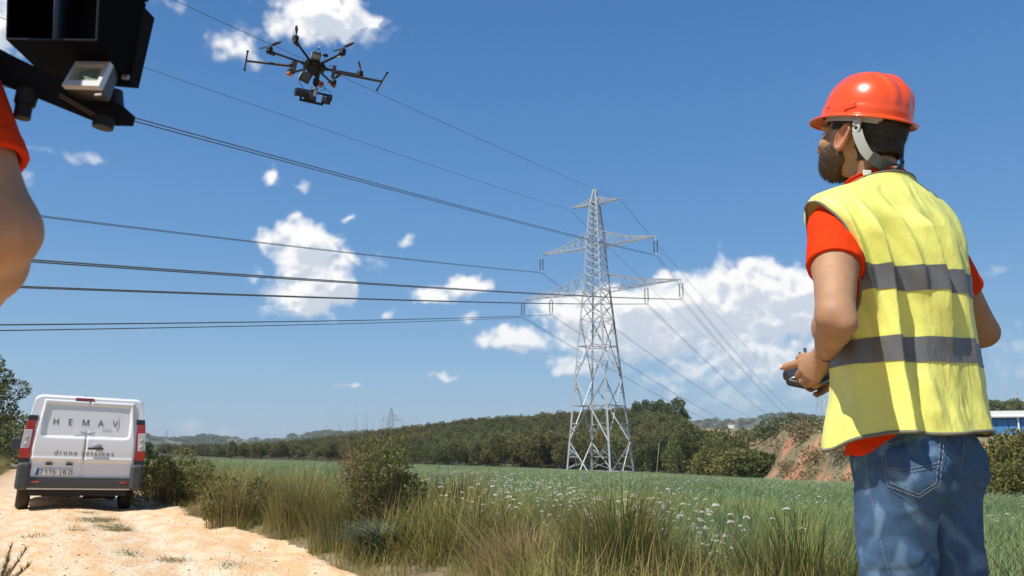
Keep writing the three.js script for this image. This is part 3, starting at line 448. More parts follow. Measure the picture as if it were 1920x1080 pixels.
{
  const G = 'tall pines on the ridge right of the pylon', L = 'tall dark pine in the ridge row behind the steel pylon';
  for (const [px, d, H, W, s] of [[1196, 300, 9.4, 2.6, 500], [1214, 303, 10.2, 2.5, 503], [1228, 298, 9.6, 2.3, 506], [1243, 301, 10.0, 2.6, 509], [1256, 296, 9.2, 2.2, 512]]) tree('ridge_pine', L, px, d, H, W, s, G, { leaves: 3000, size: 0.42, y0: 0.2, ch: 0.75 });
  tree('ridge_pine', 'tallest ridge pine, at the open end of the row', 1275, 292, 11.4, 2.9, 515, G, { leaves: 3600, size: 0.42, y0: 0.12, ch: 0.82, shape: roundish });
  const B = 'round bushes along the terrace edge', bush = { y0: 0.1, ch: 0.7, shape: roundish, leaves: 1800, c0: [0.09, 0.115, 0.04], c1: [0.19, 0.20, 0.075] };
  [[1308, 240, 4.6, 3.2, 'round dark olive bush beside the ridge pines'], [1326, 243, 3.2, 2.3, 'small bush next to the round dark olive bush'], [1338, 190, 4.0, 2.6, 'olive bush over the red earth strip'], [1395, 205, 6.2, 2.6, 'slender upright tree on the terrace'], [1432, 215, 3.6, 3.4, 'wide low bush behind the slender terrace tree'], [1461, 150, 2.9, 3.6, 'pale green bush on the brow of the red bank'], [1498, 160, 3.5, 2.9, 'brownish round bush on the brow below the far lattice pylon'], [1520, 168, 2.9, 3.4, 'dark low bush beside the foot of the far lattice pylon']].forEach(([px, d, H, W, l], i) => tree('terrace_bush', l, px, d, H, W, 530 + i * 3, B, { ...bush, size: 0.34, c1: i === 6 ? [0.17, 0.13, 0.06] : i === 5 ? [0.17, 0.18, 0.08] : bush.c1 }));
  // front bushes of the wood, by the field
  [[1330, 104, 3.4, 2.6, 'lighter olive bush at the foot of the wood where it meets the field'], [1385, 98, 3.9, 2.8, 'yellow green bushy pine at the corner of the field'], [1416, 96, 3.3, 2.0, 'dark green bush at the end of the wood beside the red bank'], [1434, 96, 2.2, 1.3, 'dark narrow bush touching the red bank']].forEach(([px, d, H, W, l], i) => tree('field_edge_bush', l, px, d, H, W, 560 + i * 3, 'bushes where the wood meets the field', { ...bush, size: 0.26, leaves: 3400, c0: i > 1 ? [0.07, 0.09, 0.03] : [0.13, 0.135, 0.045], c1: i > 1 ? [0.15, 0.165, 0.06] : [0.25, 0.235, 0.08] }));
  // scrub on the red bank
  const r = rng(700); for (let i = 0; i < 26; i++) { const px = 1452 + r() * 200, e = edgeOf(px), rr = e + 4 + r() * 16, d = rr * 0.9, H = 0.7 + 1.2 * r(); const x = (px - 960) / FOC * cp * d; if (bankRed(x, d) > 0.75) continue; tree('bank_scrub', 'dry brownish scrub bush on the eroded red earth bank', px, d, H, 1.0 + r(), 720 + i * 3, 'scrub on the red earth bank', { ...bush, n: 8, leaves: 900, size: 0.16, rad: 0.03, c0: [0.19, 0.165, 0.09], c1: [0.34, 0.27, 0.155] }); }
  // right of the man
  [[1868, 40, 2.5, 1.3, 'low dark green shrub against the blue building'], [1905, 38, 3.6, 1.5, 'tall bushy pine shrub in front of the blue building'], [1890, 36, 1.7, 1.3, 'spreading olive shrub at the right end of the field'], [1945, 37, 3.4, 1.6, 'dense pine shrub past the blue building corner']].forEach(([px, d, H, W, l], i) => tree('pine_shrub', l, px, d, H, W, 800 + i * 3, 'pine shrubs in front of the blue building', { ...bush, leaves: 5200, size: 0.11, c0: [0.09, 0.1, 0.03], c1: [0.24, 0.225, 0.075], rad: 0.05 }));
  { const spots = []; for (let i = 0; i < 170; i++) { const px = 1780 + r() * 260, d = 300 + 160 * r(), x = (px - 960) / FOC * cp * d, v = 0.8 + 0.4 * r(); spots.push([x, ground(x, d) + 1.5, d, r() * 6.28, 1 + 0.5 * r(), 1.2, v, v, v]); } scatter('hilltop_wood', 'dark wood on the rise behind the blue building', 'wood', foliage(98, crownBlobs(62, 10, 1.8, 3.6, 1.2, 1.3, roundish), 700, 0.5, PINE0, PINE1, 1.4), needleMat, spots); }
  // left edge: pine and low trees behind the van
  tree('roadside_pine', 'pine with open layered crown behind the van', -64, 42, 5.7, 2.2, 850, null, { leaves: 16000, size: 0.09, n: 26, rs: 0.34, rad: 0.17, c0: [0.09, 0.1, 0.035], c1: [0.2, 0.19, 0.07] });
  tree('roadside_tree', 'olive round tree behind the wing mirror of the van', 14, 60, 3.6, 2.4, 860, null, { ...bush, leaves: 5000, size: 0.16, c1: [0.2, 0.16, 0.07] });
  tree('roadside_tree', 'low dark bush under the layered pine', -40, 46, 2.6, 2.6, 864, null, { ...bush, leaves: 4600, size: 0.14 });
  tree('roadside_tree', 'small round tree far beyond the right side of the van', 272, 75, 2.3, 1.1, 868, null, { ...bush, leaves: 2400, size: 0.15 });
}
// ---------------------------------------------------------------- lattice pylons and wires
const steel = std(0.53, 0.55, 0.57, 0.45, { metalness: 0.15 }), steelFar = steel, wireMat = std(0.13, 0.14, 0.15, 0.6), insMat = std(0.12, 0.15, 0.19, 0.25);
const angleBar = (() => { const s = new THREE.Shape([[0, 0], [1, 0], [1, 0.16], [0.16, 0.16], [0.16, 1], [0, 1]].map(([x, y]) => new THREE.Vector2(x - 0.3, y - 0.3))); return new THREE.ExtrudeGeometry(s, { depth: 1, bevelEnabled: false }).translate(0, 0, -0.5); })();
function member(name, a, b, w, parent, mat = steel) { const m = new THREE.Mesh(angleBar, mat); m.name = name; m.position.copy(a).add(b).multiplyScalar(0.5); m.up.set(0.31, 0.9, 0.2); m.lookAt(b); m.scale.set(w, w, a.distanceTo(b)); parent.add(m); return m; }
const PROFILE = [[0, 3.9], [29.4, 1.6], [32.2, 1.45], [39.6, 1.0], [44.4, 0.6], [47, 0.12]];
{
  const pd = 130, [px0] = [at(1126, 880, pd).x], base = V3(px0, ground(px0, pd), -pd), P = thing('lattice_pylon', 'tall galvanised steel lattice pylon with three tiers of cross-arms standing in the crop', 'pylon', base);
  const yaw = -0.62; P.rotation.y = yaw;                                 // local x = along the arms, local z = along the line
  const w = (y) => table(PROFILE, y), C = (sx, sz, y) => V3(sx * w(y), y, sz * w(y)), mid = (i, y) => [V3(0, y, w(y)), V3(w(y), y, 0), V3(0, y, -w(y)), V3(-w(y), y, 0)][i];
  const cor = [[-1, 1], [1, 1], [1, -1], [-1, -1]];
  for (const [sx, sz] of cor) for (const [a, b] of [[0, 14.9], [14.9, 29.4], [29.4, 39.6], [39.6, 44.4], [44.4, 47.2]]) member('leg', C(sx, sz, a - (a ? 0 : 0.4)), C(sx, sz, b), a < 29 ? 0.23 : 0.18, P);
  const faces = [0, 1, 2, 3].map((i) => [cor[i], cor[(i + 1) % 4]]);
  faces.forEach(([A, B], i) => {
    const LV = [0.25, 4.9, 10.6, 14.9, 20.2, 24.6];
    for (let k = 0; k < 5; k++) {
      const y0 = LV[k], y1 = LV[k + 1], up = k % 2 === 0;               // centre -> legs, legs -> centre
      for (const s of [A, B]) {
        const from = up ? mid(i, y0) : C(s[0], s[1], y0), to = up ? C(s[0], s[1], y1) : mid(i, y1); member('diagonal_brace', from, to, 0.14, P);
        const q = from.clone().lerp(to, 0.5), q2 = from.clone().lerp(to, up ? 0.72 : 0.28), leg = (y) => C(s[0], s[1], y);
        member('sub_brace', q, leg(q.y), 0.075, P); member('sub_brace', q2, leg(q2.y + (up ? -0.9 : 0.9)), 0.08, P); member('sub_brace', q, leg(q.y + (up ? 1.3 : -1.3)), 0.08, P);
        if (k === 0) { const q3 = from.clone().lerp(to, 0.3); member('sub_brace', q3, leg(0.8), 0.08, P); }
      }
    }
    for (const y of [0.25, 10.6, 20.2]) member('horizontal_brace', C(A[0], A[1], y), C(B[0], B[1], y), 0.13, P);
    const X = [24.6, 27.1, 29.4, 31.0, 32.4, 33.7, 35.0, 36.2, 37.3, 38.4, 39.5, 40.5, 41.5, 42.5, 43.4, 44.3, 45.1];
    for (let k = 0; k < X.length - 1; k++) { const tw = X[k] < 29 ? 0.13 : 0.11; member('diagonal_brace', C(A[0], A[1], X[k]), C(B[0], B[1], X[k + 1]), tw, P); member('diagonal_brace', C(B[0], B[1], X[k]), C(A[0], A[1], X[k + 1]), tw, P); if (k % 2 === 0) member('horizontal_brace', C(A[0], A[1], X[k]), C(B[0], B[1], X[k]), 0.1, P); }
  });
  for (const y of [10.6, 20.2]) { member('diaphragm_brace', C(-1, 1, y), C(1, -1, y), 0.1, P); member('diaphragm_brace', C(1, 1, y), C(-1, -1, y), 0.1, P); }
  const stub = new RoundedBoxGeometry(0.9, 0.5, 0.9, 2, 0.06), conc = std(0.5, 0.48, 0.44, 0.9); for (const [sx, sz] of cor) { const f = part('footing', stub, conc, P); f.position.copy(C(sx, sz, 0)); f.position.y = -0.1; }
  const ends = [];
  const arm = (side, y, reach, hgt, hang) => {                          // lower chords flat at y, upper chords sloping
    const G = new THREE.Group(); G.name = 'cross_arm'; P.add(G);
    const tip = V3(side * reach, y + 0.25, 0), n = 7, lowA = V3(side * w(y), y, w(y)), lowB = V3(side * w(y), y, -w(y)), hiA = V3(side * w(y + hgt), y + hgt, w(y + hgt)), hiB = V3(side * w(y + hgt), y + hgt, -w(y + hgt));
    const kneeY = y + hgt * 0.36, kx = mix(w(y), reach, 0.46), kn = (s) => V3(side * kx, kneeY + 0.1, s * mix(w(y), 0, 0.5));
    const hi = (s, t) => { const a = s > 0 ? hiA : hiB; return t < 0.46 ? a.clone().lerp(kn(s), t / 0.46) : kn(s).lerp(tip, (t - 0.46) / 0.54); };
    const lo = (s, t) => (s > 0 ? lowA : lowB).clone().lerp(tip, t);
    for (const s of [1, -1]) {
      member('chord', lo(s, 0), lo(s, 1), 0.15, G); member('chord', hi(s, 0), hi(s, 0.46), 0.14, G); member('chord', hi(s, 0.46), hi(s, 1), 0.14, G);
      for (let k = 0; k < n; k++) { const t0 = k / n * 0.92, t1 = (k + 1) / n * 0.92, tm = (t0 + t1) / 2; member('web', lo(s, t0), hi(s, tm), 0.075, G); member('web', hi(s, tm), lo(s, t1), 0.075, G); }
    }
    for (let k = 0; k < n; k++) { const t0 = k / n * 0.92, t1 = (k + 1) / n * 0.92; member('lacing', lo(1, t0), lo(-1, t1), 0.075, G); member('lacing', lo(-1, t0), lo(1, t1), 0.075, G); if (k < 4) member('lacing', hi(1, t0), hi(-1, t1), 0.07, G); }
    for (const r of hang) { const t = (r - w(y)) / (reach - w(y)), a = lo(1, t).add(lo(-1, t)).multiplyScalar(0.5); ends.push([a, r >= reach - 0.1]); }
  };
  const lowY = 29.3, midY = 36.85, topY = 44.3;
  for (const s of [-1, 1]) { arm(s, lowY, 15.0, 2.9, [9.0, 14.9]); arm(s, midY, 11.0, 2.7, [10.9]); arm(s, topY, 4.9, 1.3, []); }
  // insulator strings: pairs
  const prof = []; for (let k = 0; k < 13; k++) { const y = -k * 0.185; prof.push([0.03, y], [0.06, y - 0.02], [0.15, y - 0.075], [0.155, y - 0.09], [0.05, y - 0.105], [0.03, y - 0.13]); }
  const disc = new THREE.LatheGeometry(prof.reverse().map(([x, y]) => new THREE.Vector2(x, y)), 10), yoke = mergeGeometries([new THREE.BoxGeometry(0.64, 0.07, 0.08), new THREE.BoxGeometry(0.1, 0.5, 0.08).translate(0, 0.25, 0)]), clampG = mergeGeometries([new THREE.BoxGeometry(0.64, 0.07, 0.08), new THREE.BoxGeometry(0.08, 0.4, 0.1).translate(-0.2, -0.2, 0), new THREE.BoxGeometry(0.1, 0.4, 0.12).translate(0.2, -0.2, 0)]);
  const hooks = [];
  for (const [a] of ends) {
    const G = new THREE.Group(); G.name = 'insulator_set'; G.position.copy(a); P.add(G);
    const y1 = part('yoke_plate', yoke, steel, G); y1.position.y = -0.6; for (const s of [-0.28, 0.28]) { const i = part('insulator_string', disc, insMat, G); i.position.set(s, -0.64, 0); i.scale.y = 0.86; } const y2 = part('clamp', clampG, steel, G); y2.position.y = -2.78;
    hooks.push(a.clone().add(V3(0, -3.1, 0)));
  }
  P.updateMatrixWorld(true);
  const H = hooks.map((h) => P.localToWorld(h.clone())), E = [-1, 1].map((s) => P.localToWorld(V3(s * 4.9, topY, 0)));
  // wires: towards the camera's left and away to the next pylon
  const back = V3(-0.408, 0, 0.913), away = V3(0.40, 0, -0.917), lat = V3(Math.cos(yaw), 0, -Math.sin(yaw));
  const wire = (p, dir, len, k1, k2, rad, label, group) => { const pts = []; for (let i = 0; i <= 40; i++) { const s = len * i / 40; pts.push(p.clone().addScaledVector(dir, s).setY(p.y + k1 * s + k2 * s * s)); } const m = part('power_line', tube(pts, rad, 80, 5), wireMat); tag(m, label, 'power line', group); };
  H.forEach((h, i) => {
    for (const s of [-0.2, 0.2]) {
      const strand = s < 0 ? 'village side' : 'field side', p = h.clone().addScaledVector(lat, s), tier = i % 3 === 2 ? 'upper' : i % 3 === 1 ? 'outer lower' : 'inner lower', sideN = i < 3 ? 'far' : 'near';
      wire(p, back, 240, -0.17, 0.0001, 0.03, `${strand} strand of the twin cable from the ${sideN} ${tier} insulators over the track`, 'twin cables over the track');
      wire(p, away, 860, -0.085, 0.000105, 0.028, `${strand} strand of the twin cable from the ${sideN} ${tier} insulators, sagging away`, 'twin cables beyond the pylon');
    }
  });
  E.forEach((e, i) => { wire(e, back, 240, -0.17, 0.0001, 0.02, `thin earth wire from the ${i ? 'near' : 'far'} top arm tip, passing over the track`, 'earth wires'); wire(e, away, 860, -0.06, 0.00009, 0.03, `thin earth wire from the ${i ? 'near' : 'far'} top arm tip, running away`, 'earth wires'); });
}
// the next pylons, far off
function farPylon(label, px, pyTop, d, H, arms, width, yaw) {
  const top = at(px, pyTop, d), y0 = ground(top.x, d), P = thing('distant_pylon', label, 'pylon', V3(top.x, y0, -d)); P.rotation.y = yaw;
  const h = top.y - y0, wf = (t) => mix(width, 0.35, Math.min(1, t * 1.12)), C = (sx, sz, t) => V3(sx * wf(t), t * h, sz * wf(t)), n = 9, cor = [[-1, 1], [1, 1], [1, -1], [-1, -1]], q = H * 0.0042;
  for (const [a, b] of cor) member('leg', C(a, b, -0.01), C(a, b, 1), q * 1.4, P, steelFar);
  for (let i = 0; i < 4; i++) { const A = cor[i], B = cor[(i + 1) % 4]; for (let k = 0; k < n; k++) { const t0 = 1 - Math.pow(1 - k / n, 1.15), t1 = 1 - Math.pow(1 - (k + 1) / n, 1.15); member('diagonal_brace', C(A[0], A[1], t0), C(B[0], B[1], t1), q, P, steelFar); member('diagonal_brace', C(B[0], B[1], t0), C(A[0], A[1], t1), q, P, steelFar); } }
  for (const [t, len] of arms) for (const s of [-1, 1]) { const G = new THREE.Group(); G.name = 'cross_arm'; P.add(G); const tip = V3(s * len, t * h, 0); for (const z of [-1, 1]) { member('chord', C(s, z, t), tip, q * 1.1, G, steelFar); member('chord', C(s, z, t + 0.07), tip, q, G, steelFar); } for (let k = 1; k < 4; k++) member('web', C(s, 1, t).lerp(tip, k / 4), C(s, 1, t + 0.07).lerp(tip, k / 4), q * 0.8, G, steelFar); }
}
farPylon('grey lattice pylon rising behind the hillside wood', 734, 764, 420, 26, [[0.62, 5.9], [0.74, 3.4]], 2.2, 0.3);
farPylon('pale hazy lattice pylon next to the controller in the hands of the man', 1536, 690, 620, 46, [[0.66, 14], [0.84, 9]], 4, 0.45);
farPylon('tiny hazy lattice pylon on the rise beyond the blue building', 1906, 733, 800, 30, [[0.7, 6], [0.85, 4]], 2.5, 0.2);
farPylon('tiny hazy lattice mast on the far hills near the van', 313, 806, 1300, 24, [[0.6, 5], [0.8, 4]], 2.2, 0.2);
farPylon('tiny hazy lattice mast on the far hilltop above the village', 395, 815, 1700, 20, [[0.7, 4]], 1.8, 0.2);
// ---------------------------------------------------------------- blue building, village
{
  const d = 75, a = at(1800, 812, d), t = thing('warehouse', 'long blue metal warehouse with a white roof edge', 'building', V3(a.x, ground(a.x, d), -d)); t.rotation.y = -0.3;
  const h = a.y + (at(1850, 783, d).y - a.y) - t.position.y, L = 26, blue = std(0.06, 0.22, 0.48, 0.5), white = std(0.8, 0.8, 0.8, 0.5);
  const rib = new THREE.BoxGeometry(0.94, h - 0.25, 0.12); part('wall', new THREE.BoxGeometry(L, h + 0.05, 9).translate(L / 2, (h + 0.05) / 2 - 0.02, -4.6), blue, t);
  for (let i = 0; i < L; i++) { const p = part('cladding_panel', rib, blue, t); p.position.set(i + 0.5, h / 2 - 0.1, -0.06); }
  for (const x of [4.8, 9.6, 14.4, 19.2]) part('downpipe', rod(V3(x, 0, 0.12), V3(x, h, 0.12), 0.08), white, t);
  part('roof', new THREE.BoxGeometry(L + 0.6, 0.5, 9.6).translate(L / 2, h + 0.3, -4.5), white, t); part('gutter', new THREE.BoxGeometry(L + 0.6, 0.12, 0.2).translate(L / 2, h + 0.02, 0.35), std(0.6, 0.6, 0.6, 0.5), t);
  part('plinth', new THREE.BoxGeometry(L, 1.2, 9.2).translate(L / 2, -0.55, -4.5), std(0.5, 0.46, 0.4, 0.9), t);
}
{
  const r = rng(22), wall = [std(0.75, 0.7, 0.6, 0.9), std(0.7, 0.6, 0.45, 0.9), std(0.8, 0.78, 0.74, 0.9)], tile = std(0.42, 0.2, 0.12, 0.9), win = std(0.06, 0.07, 0.08, 0.3);
  const gable = (w, h, l) => { const s = new THREE.Shape([new THREE.Vector2(-w / 2 - 0.4, 0), new THREE.Vector2(w / 2 + 0.4, 0), new THREE.Vector2(0, h)]); return new THREE.ExtrudeGeometry(s, { depth: l + 0.8, bevelEnabled: false }).translate(0, 0, -l / 2 - 0.4); };
  const cols = ['cream', 'ochre', 'white'];
  for (let i = 0; i < 22; i++) {
    const px = 340 + r() * 108 + (i > 17 ? 22 : 0), py = 838 + r() * 9, d = 2000 + r() * 300, w = 8 + 4 * r(), h = 6 + 5 * r(), l = 9 + 5 * r(), p = at(px, py, d), k = i % 3;
    const t = thing('village_house', `small ${cols[k]} house with a tiled roof in the far village`, 'house', p, 'houses of the far village'); t.rotation.y = r() * 3;
    part('wall', new THREE.BoxGeometry(w, h + 12, l).translate(0, h / 2 - 6, 0), wall[k], t); const rf = part('roof', gable(w, 2.4, l), tile, t); rf.position.y = h;
    for (const x of [-w / 4, w / 4]) for (const s of [-1, 1]) part('window', new THREE.BoxGeometry(1.2, 1.5, 0.2).translate(x, h * 0.6, s * (l / 2 + 0.02)), win, t);
  }
  for (const [px, py, d] of [[1470, 794, 900], [1497, 792, 950], [1371, 798, 800]]) { const p = at(px, py, d), t = thing('hill_house', 'tiny white house on the hills below the far pylon cables', 'house', p, 'houses on the right hills'); part('wall', new THREE.BoxGeometry(5, 10, 5).translate(0, -3.5, 0), wall[2], t); const rf = part('roof', gable(5, 1.3, 5), tile, t); rf.position.y = 1.5; }
}
// ---------------------------------------------------------------- van. local: x right, y up, rear face at z = 0, nose at -z
const fontB = await new FontLoader().loadAsync('fonts/droid/droid_sans_bold.typeface.json'), fontR = await new FontLoader().loadAsync('fonts/droid/droid_sans_regular.typeface.json');
function words(str, size, font, depth = 0.0015, track = 0) { const list = []; let x = 0; for (const ch of str) { if (ch !== ' ') { const g = new TextGeometry(ch, { font, size, depth, curveSegments: 5, bevelEnabled: false }); g.computeBoundingBox(); g.translate(x, 0, 0); list.push(g); x += g.boundingBox.max.x - x + size * 0.14 + track; } else x += size * 0.4 + track; } const m = merged(list); m.computeBoundingBox(); m.userData.w = m.boundingBox.max.x; return m; }
{
  const rearMid = at(143, 958, 13.9), vd = 13.9, wheelY = (x, z) => { const c = Math.cos(0.535), s = Math.sin(0.535), X = rearMid.x + x * c + z * s, D = vd - (-x * s + z * c); return trackY(roadS(X, D), roadO(X, D)); };
  const van = thing('delivery_van', 'white panel van parked on the sandy track, rear doors facing', 'van', V3(rearMid.x, 0, -vd)); { const a = wheelY(-0.8, -0.85), b = wheelY(0.8, -0.85), c = wheelY(-0.8, -3.85), d = wheelY(0.8, -3.85), rear = (a + b) / 2, fr = (c + d) / 2; van.rotation.set(Math.atan((rear - fr) / -3.0) * -1, 0.535, Math.atan((b - a + d - c) / 3.2), 'YXZ'); van.position.y = rear + (rear - fr) * 0.85 / 3.0 - 0.005; }
  const paint = phys(0.80, 0.80, 0.79, 0.32, { clearcoat: 0.6, clearcoatRoughness: 0.12 }), grey = std(0.055, 0.06, 0.058, 0.6), black = std(0.012, 0.012, 0.013, 0.7), dark = std(0.03, 0.032, 0.034, 0.45), text = std(0.10, 0.10, 0.105, 0.6), glass = phys(0.02, 0.025, 0.03, 0.05, { clearcoat: 1 });
  // body: loft of rounded cross-sections
  const HW = 0.935, secs = [[0.0, 0.985, 1.885, 0.0], [-0.06, 1, 1.925, 0.0], [-0.8, 1, 1.945, 0.0], [-2.6, 1, 1.94, 0.0], [-3.3, 1, 1.86, 0.0], [-3.75, 0.985, 1.42, 0.0], [-4.05, 0.97, 1.12, 0.0], [-4.6, 0.9, 0.92, 0.0], [-4.75, 0.8, 0.7, 0.1]];
  const ring = (k, top, z) => { const pts = [], yb = 0.36, tumble = (y) => HW * k * (1 - 0.012 * sstep(0.36, 0.7, 0.36 + (0.7 - y)) - 0.115 * sstep(0.98, 2.05, y) ** 1.1); const N = 14; for (let i = 0; i <= N; i++) { const y = mix(yb, top - 0.1, i / N); pts.push([tumble(y), y]); } const wx = tumble(top - 0.1); for (let i = 1; i <= 6; i++) { const a = i / 6 * Math.PI / 2; pts.push([wx - 0.13 + 0.13 * Math.cos(a), top - 0.1 + 0.1 * Math.sin(a)]); } const half2 = pts.slice(); for (let i = half2.length - 1; i >= 0; i--) pts.push([-half2[i][0], half2[i][1] + (i === half2.length - 1 ? 0 : 0)]); return pts.map(([x, y]) => V3(x, y, z + (z > -1 ? -0.085 * sstep(0.95, 1.95, y) : 0))); };
  const g = new Geo(), rr = secs.map(([z, k, top]) => ring(k, top, z)), n = rr[0].length; rr.forEach((p) => p.forEach((v) => g.v(v.x, v.y, v.z))); for (let k = 0; k < rr.length - 1; k++) for (let i = 0; i < n; i++) { const a = k * n + i, b = k * n + (i + 1) % n; g.quad(a, b, b + n, a + n); }
  for (const k of [0, rr.length - 1]) { const c = g.v(0, rr[k].reduce((s, p) => s + p.y, 0) / n, rr[k][0].z - (k ? 0.02 : 0.03)); for (let i = 0; i < n; i++) g.tri(c, k * n + i, k * n + (i + 1) % n); }
  part('body', toCreasedNormals(g.build(true), 0.7), paint, van);
  const zr = (y) => -0.085 * sstep(0.95, 1.95, y);                      // rear face slope
  // two rear doors: height field with a sunk upper panel and a shelf above the plate
  const door = (x0, x1) => {
    const g2 = new Geo(), nx = 46, ny = 100, y0 = 0.535, y1 = 1.845;
    for (let j = 0; j <= ny; j++) for (let i = 0; i <= nx; i++) {
      const y = mix(y0, y1, j / ny), taper = 1 - 0.1 * sstep(1.0, 1.9, y), x = mix(x0, x1, i / nx) * taper, ax = Math.abs(x);
      const inX = sstep(0.685, 0.64, ax + 0.03 * sstep(1.5, 1.78, y)), cy = sstep(1.195, 1.255, y) * sstep(1.79, 1.735, y), corner = 1 - sstep(0.0, 0.06, Math.hypot(Math.max(0, ax - 0.54), Math.max(0, 1.36 - y)) - 0.13) , pan = Math.min(inX, cy) * (y < 1.36 && ax > 0.54 ? corner : 1);
      const shelf = 0.03 * sstep(0.80, 0.845, y) + 0.012 * Math.exp(-(((y - 0.865) / 0.02) ** 2)), edge = Math.min(i, nx - i, j, ny - j) === 0 ? -0.03 : 0;
      g2.v(x, y, zr(y) + 0.02 - 0.035 * pan + shelf - 0.02 + edge, 0, 0, 1);
    }
    for (let j = 0; j < ny; j++) for (let i = 0; i < nx; i++) { const a = j * (nx + 1) + i; g2.quad(a, a + 1, a + nx + 2, a + nx + 1); }
    return g2.build(true);
  };
  const doorL = part('rear_door', door(-0.775, -0.004), paint, van), doorR = part('rear_door', door(0.004, 0.775), paint, van);
  part('seal', new THREE.BoxGeometry(0.03, 1.32, 0.004).translate(0, 1.19, 0).applyMatrix4(new THREE.Matrix4().makeRotationX(-0.055)).translate(0, 0, 0.052 - 0.05), black, van);
  // handle, plate, lamps
  const hd = new THREE.Group(); hd.name = 'door_handle'; hd.position.set(0.16, 1.045, zr(1.05) + 0.03); doorR.add(hd);
  const cup = new THREE.SphereGeometry(0.075, 20, 12); cup.scale(1, 0.75, 0.22); part('cup', cup, std(0.42, 0.43, 0.42, 0.5), hd).position.set(0.02, 0.035, 0.0);
  part('grip', rbox(0.24, 0.032, 0.045, 0.014, 0, 0, 0.035), dark, hd); const cup2 = new THREE.SphereGeometry(0.06, 20, 12); cup2.scale(1, 0.5, 0.2); part('lower_cup', cup2, paint, hd).position.set(0.04, -0.05, 0.0);
  const pl = new THREE.Group(); pl.name = 'number_plate'; pl.position.set(-0.405, 0.645, zr(0.64) + 0.012); doorL.add(pl);
  part('plate', rbox(0.55, 0.115, 0.012, 0.005), std(0.68, 0.66, 0.62, 0.5), pl); part('band', new THREE.BoxGeometry(0.045, 0.105, 0.003).translate(-0.247, 0, 0.0075), std(0.02, 0.09, 0.42, 0.5), pl);
  const nr = words('7115 JBD', 0.072, fontR, 0.002, 0.012); nr.translate(-nr.userData.w / 2 + 0.02, -0.036, 0.0065); part('lettering', nr, std(0.02, 0.02, 0.02, 0.6), pl);
  for (const x of [-0.5, -0.2]) part('plate_lamp', rbox(0.1, 0.035, 0.03, 0.008, x, 0.775, zr(0.77) + 0.02), dark, doorL);
  part('brake_light', rbox(0.29, 0.05, 0.05, 0.014, -0.1, 1.868, zr(1.87) + 0.005), phys(0.25, 0.015, 0.012, 0.25, { clearcoat: 1 }), van);
  // lettering on the doors: the logo spans both, so it sits on the body's rear
  const L1 = words('HEMAV', 0.105, fontR, 0.002, 0.125), zt = (y) => zr(y) - 0.0035; L1.translate(-L1.userData.w / 2 - 0.04, 0, 0); part('logo_lettering', L1.applyMatrix4(new THREE.Matrix4().makeRotationX(-0.1)).translate(0, 1.425, zt(1.44) + 0.006), text, van);
  const L2 = words('.com', 0.045, fontR, 0.002, 0.004); part('logo_address', L2.translate(0.21, 1.35, zt(1.36) + 0.004), std(0.35, 0.35, 0.35, 0.6), van);
  const L3 = words('drone services', 0.075, fontR, 0.002, 0.012); part('slogan_lettering', L3.translate(-L3.userData.w / 2 + 0.0, 0.925, zr(0.94) + 0.0305), text, van);
  { const pts = []; for (let i = 0; i <= 40; i++) { const a = mix(1.75, -0.5, i / 40); pts.push(V3(0.235 + 0.25 * Math.cos(a), 1.475 + 0.25 * Math.sin(a), zt(1.475 + 0.25 * Math.sin(a)) + 0.003)); } part('logo_ring', tube(pts, 0.0028, 60, 4), text, van);
    const lines = [[-0.11, 1.325, 0.12, 1.262], [0.12, 1.325, -0.11, 1.272], [-0.11, 1.272, -0.19, 1.242]].map(([x0, y0, x1, y1]) => rod(V3(x0, y0, zt(y0) + 0.003), V3(x1, y1, zt(y1) + 0.003), 0.0026, 0.002, 4)); part('logo_rotor', lines[0], text, van); part('logo_rotor', merged(lines.slice(1)), text, van); }
  // tail lamps
  for (const s of [-1, 1]) {
    const tl = new THREE.Group(); tl.name = 'tail_light'; van.add(tl);
    const slab = (name, y0, y1, mat, w0 = 0.135, z = 0.0, inset = 0) => { const sh = new THREE.Shape(), cx = (y) => HW * (1 - 0.115 * sstep(0.98, 2.05, y) ** 1.1) + 0.006; sh.moveTo(cx(y0) - w0 - 0.01, y0); sh.lineTo(cx(y0) - inset, y0); sh.lineTo(cx(y1) - inset, y1); sh.lineTo(cx(y1) - w0, y1); sh.closePath(); const e = new THREE.ExtrudeGeometry(sh, { depth: 0.16 + z, bevelEnabled: true, bevelSize: 0.006, bevelThickness: 0.008, bevelSegments: 2 }); e.translate(0, 0, -0.15 + zr((y0 + y1) / 2)); if (s < 0) e.scale(-1, 1, 1); return part(name, s < 0 ? flip(e) : e, mat, tl); };
    slab('cap', 1.475, 1.56, dark, 0.125); slab('red_lens', 1.3, 1.473, phys(0.42, 0.025, 0.015, 0.2, { clearcoat: 1 }), 0.125); slab('clear_lens', 1.02, 1.32, phys(0.62, 0.62, 0.62, 0.15, { clearcoat: 1 }), 0.105, 0.006, 0.0); slab('red_edge', 0.95, 1.33, phys(0.42, 0.025, 0.015, 0.2, { clearcoat: 1 }), 0.14, -0.012); slab('red_lens', 0.87, 1.018, phys(0.46, 0.03, 0.015, 0.2, { clearcoat: 1 }), 0.14, 0.004);
    for (const y of [1.09, 1.2]) { const b = new THREE.SphereGeometry(0.034, 14, 10); b.scale(1, 1, 0.45); part('bulb_cup', b, phys(0.5, 0.42, 0.4, 0.2, { clearcoat: 1 }), tl).position.set(s * (HW - 0.06), y, zr(y) + 0.022); }
    slab('foot', 0.79, 0.868, dark, 0.145);
    // bumper corner, mud flap, reflector
    part('bumper_corner', rbox(0.2, 0.44, 0.55, 0.06, s * (HW - 0.085), 0.575, -0.2), grey, van);
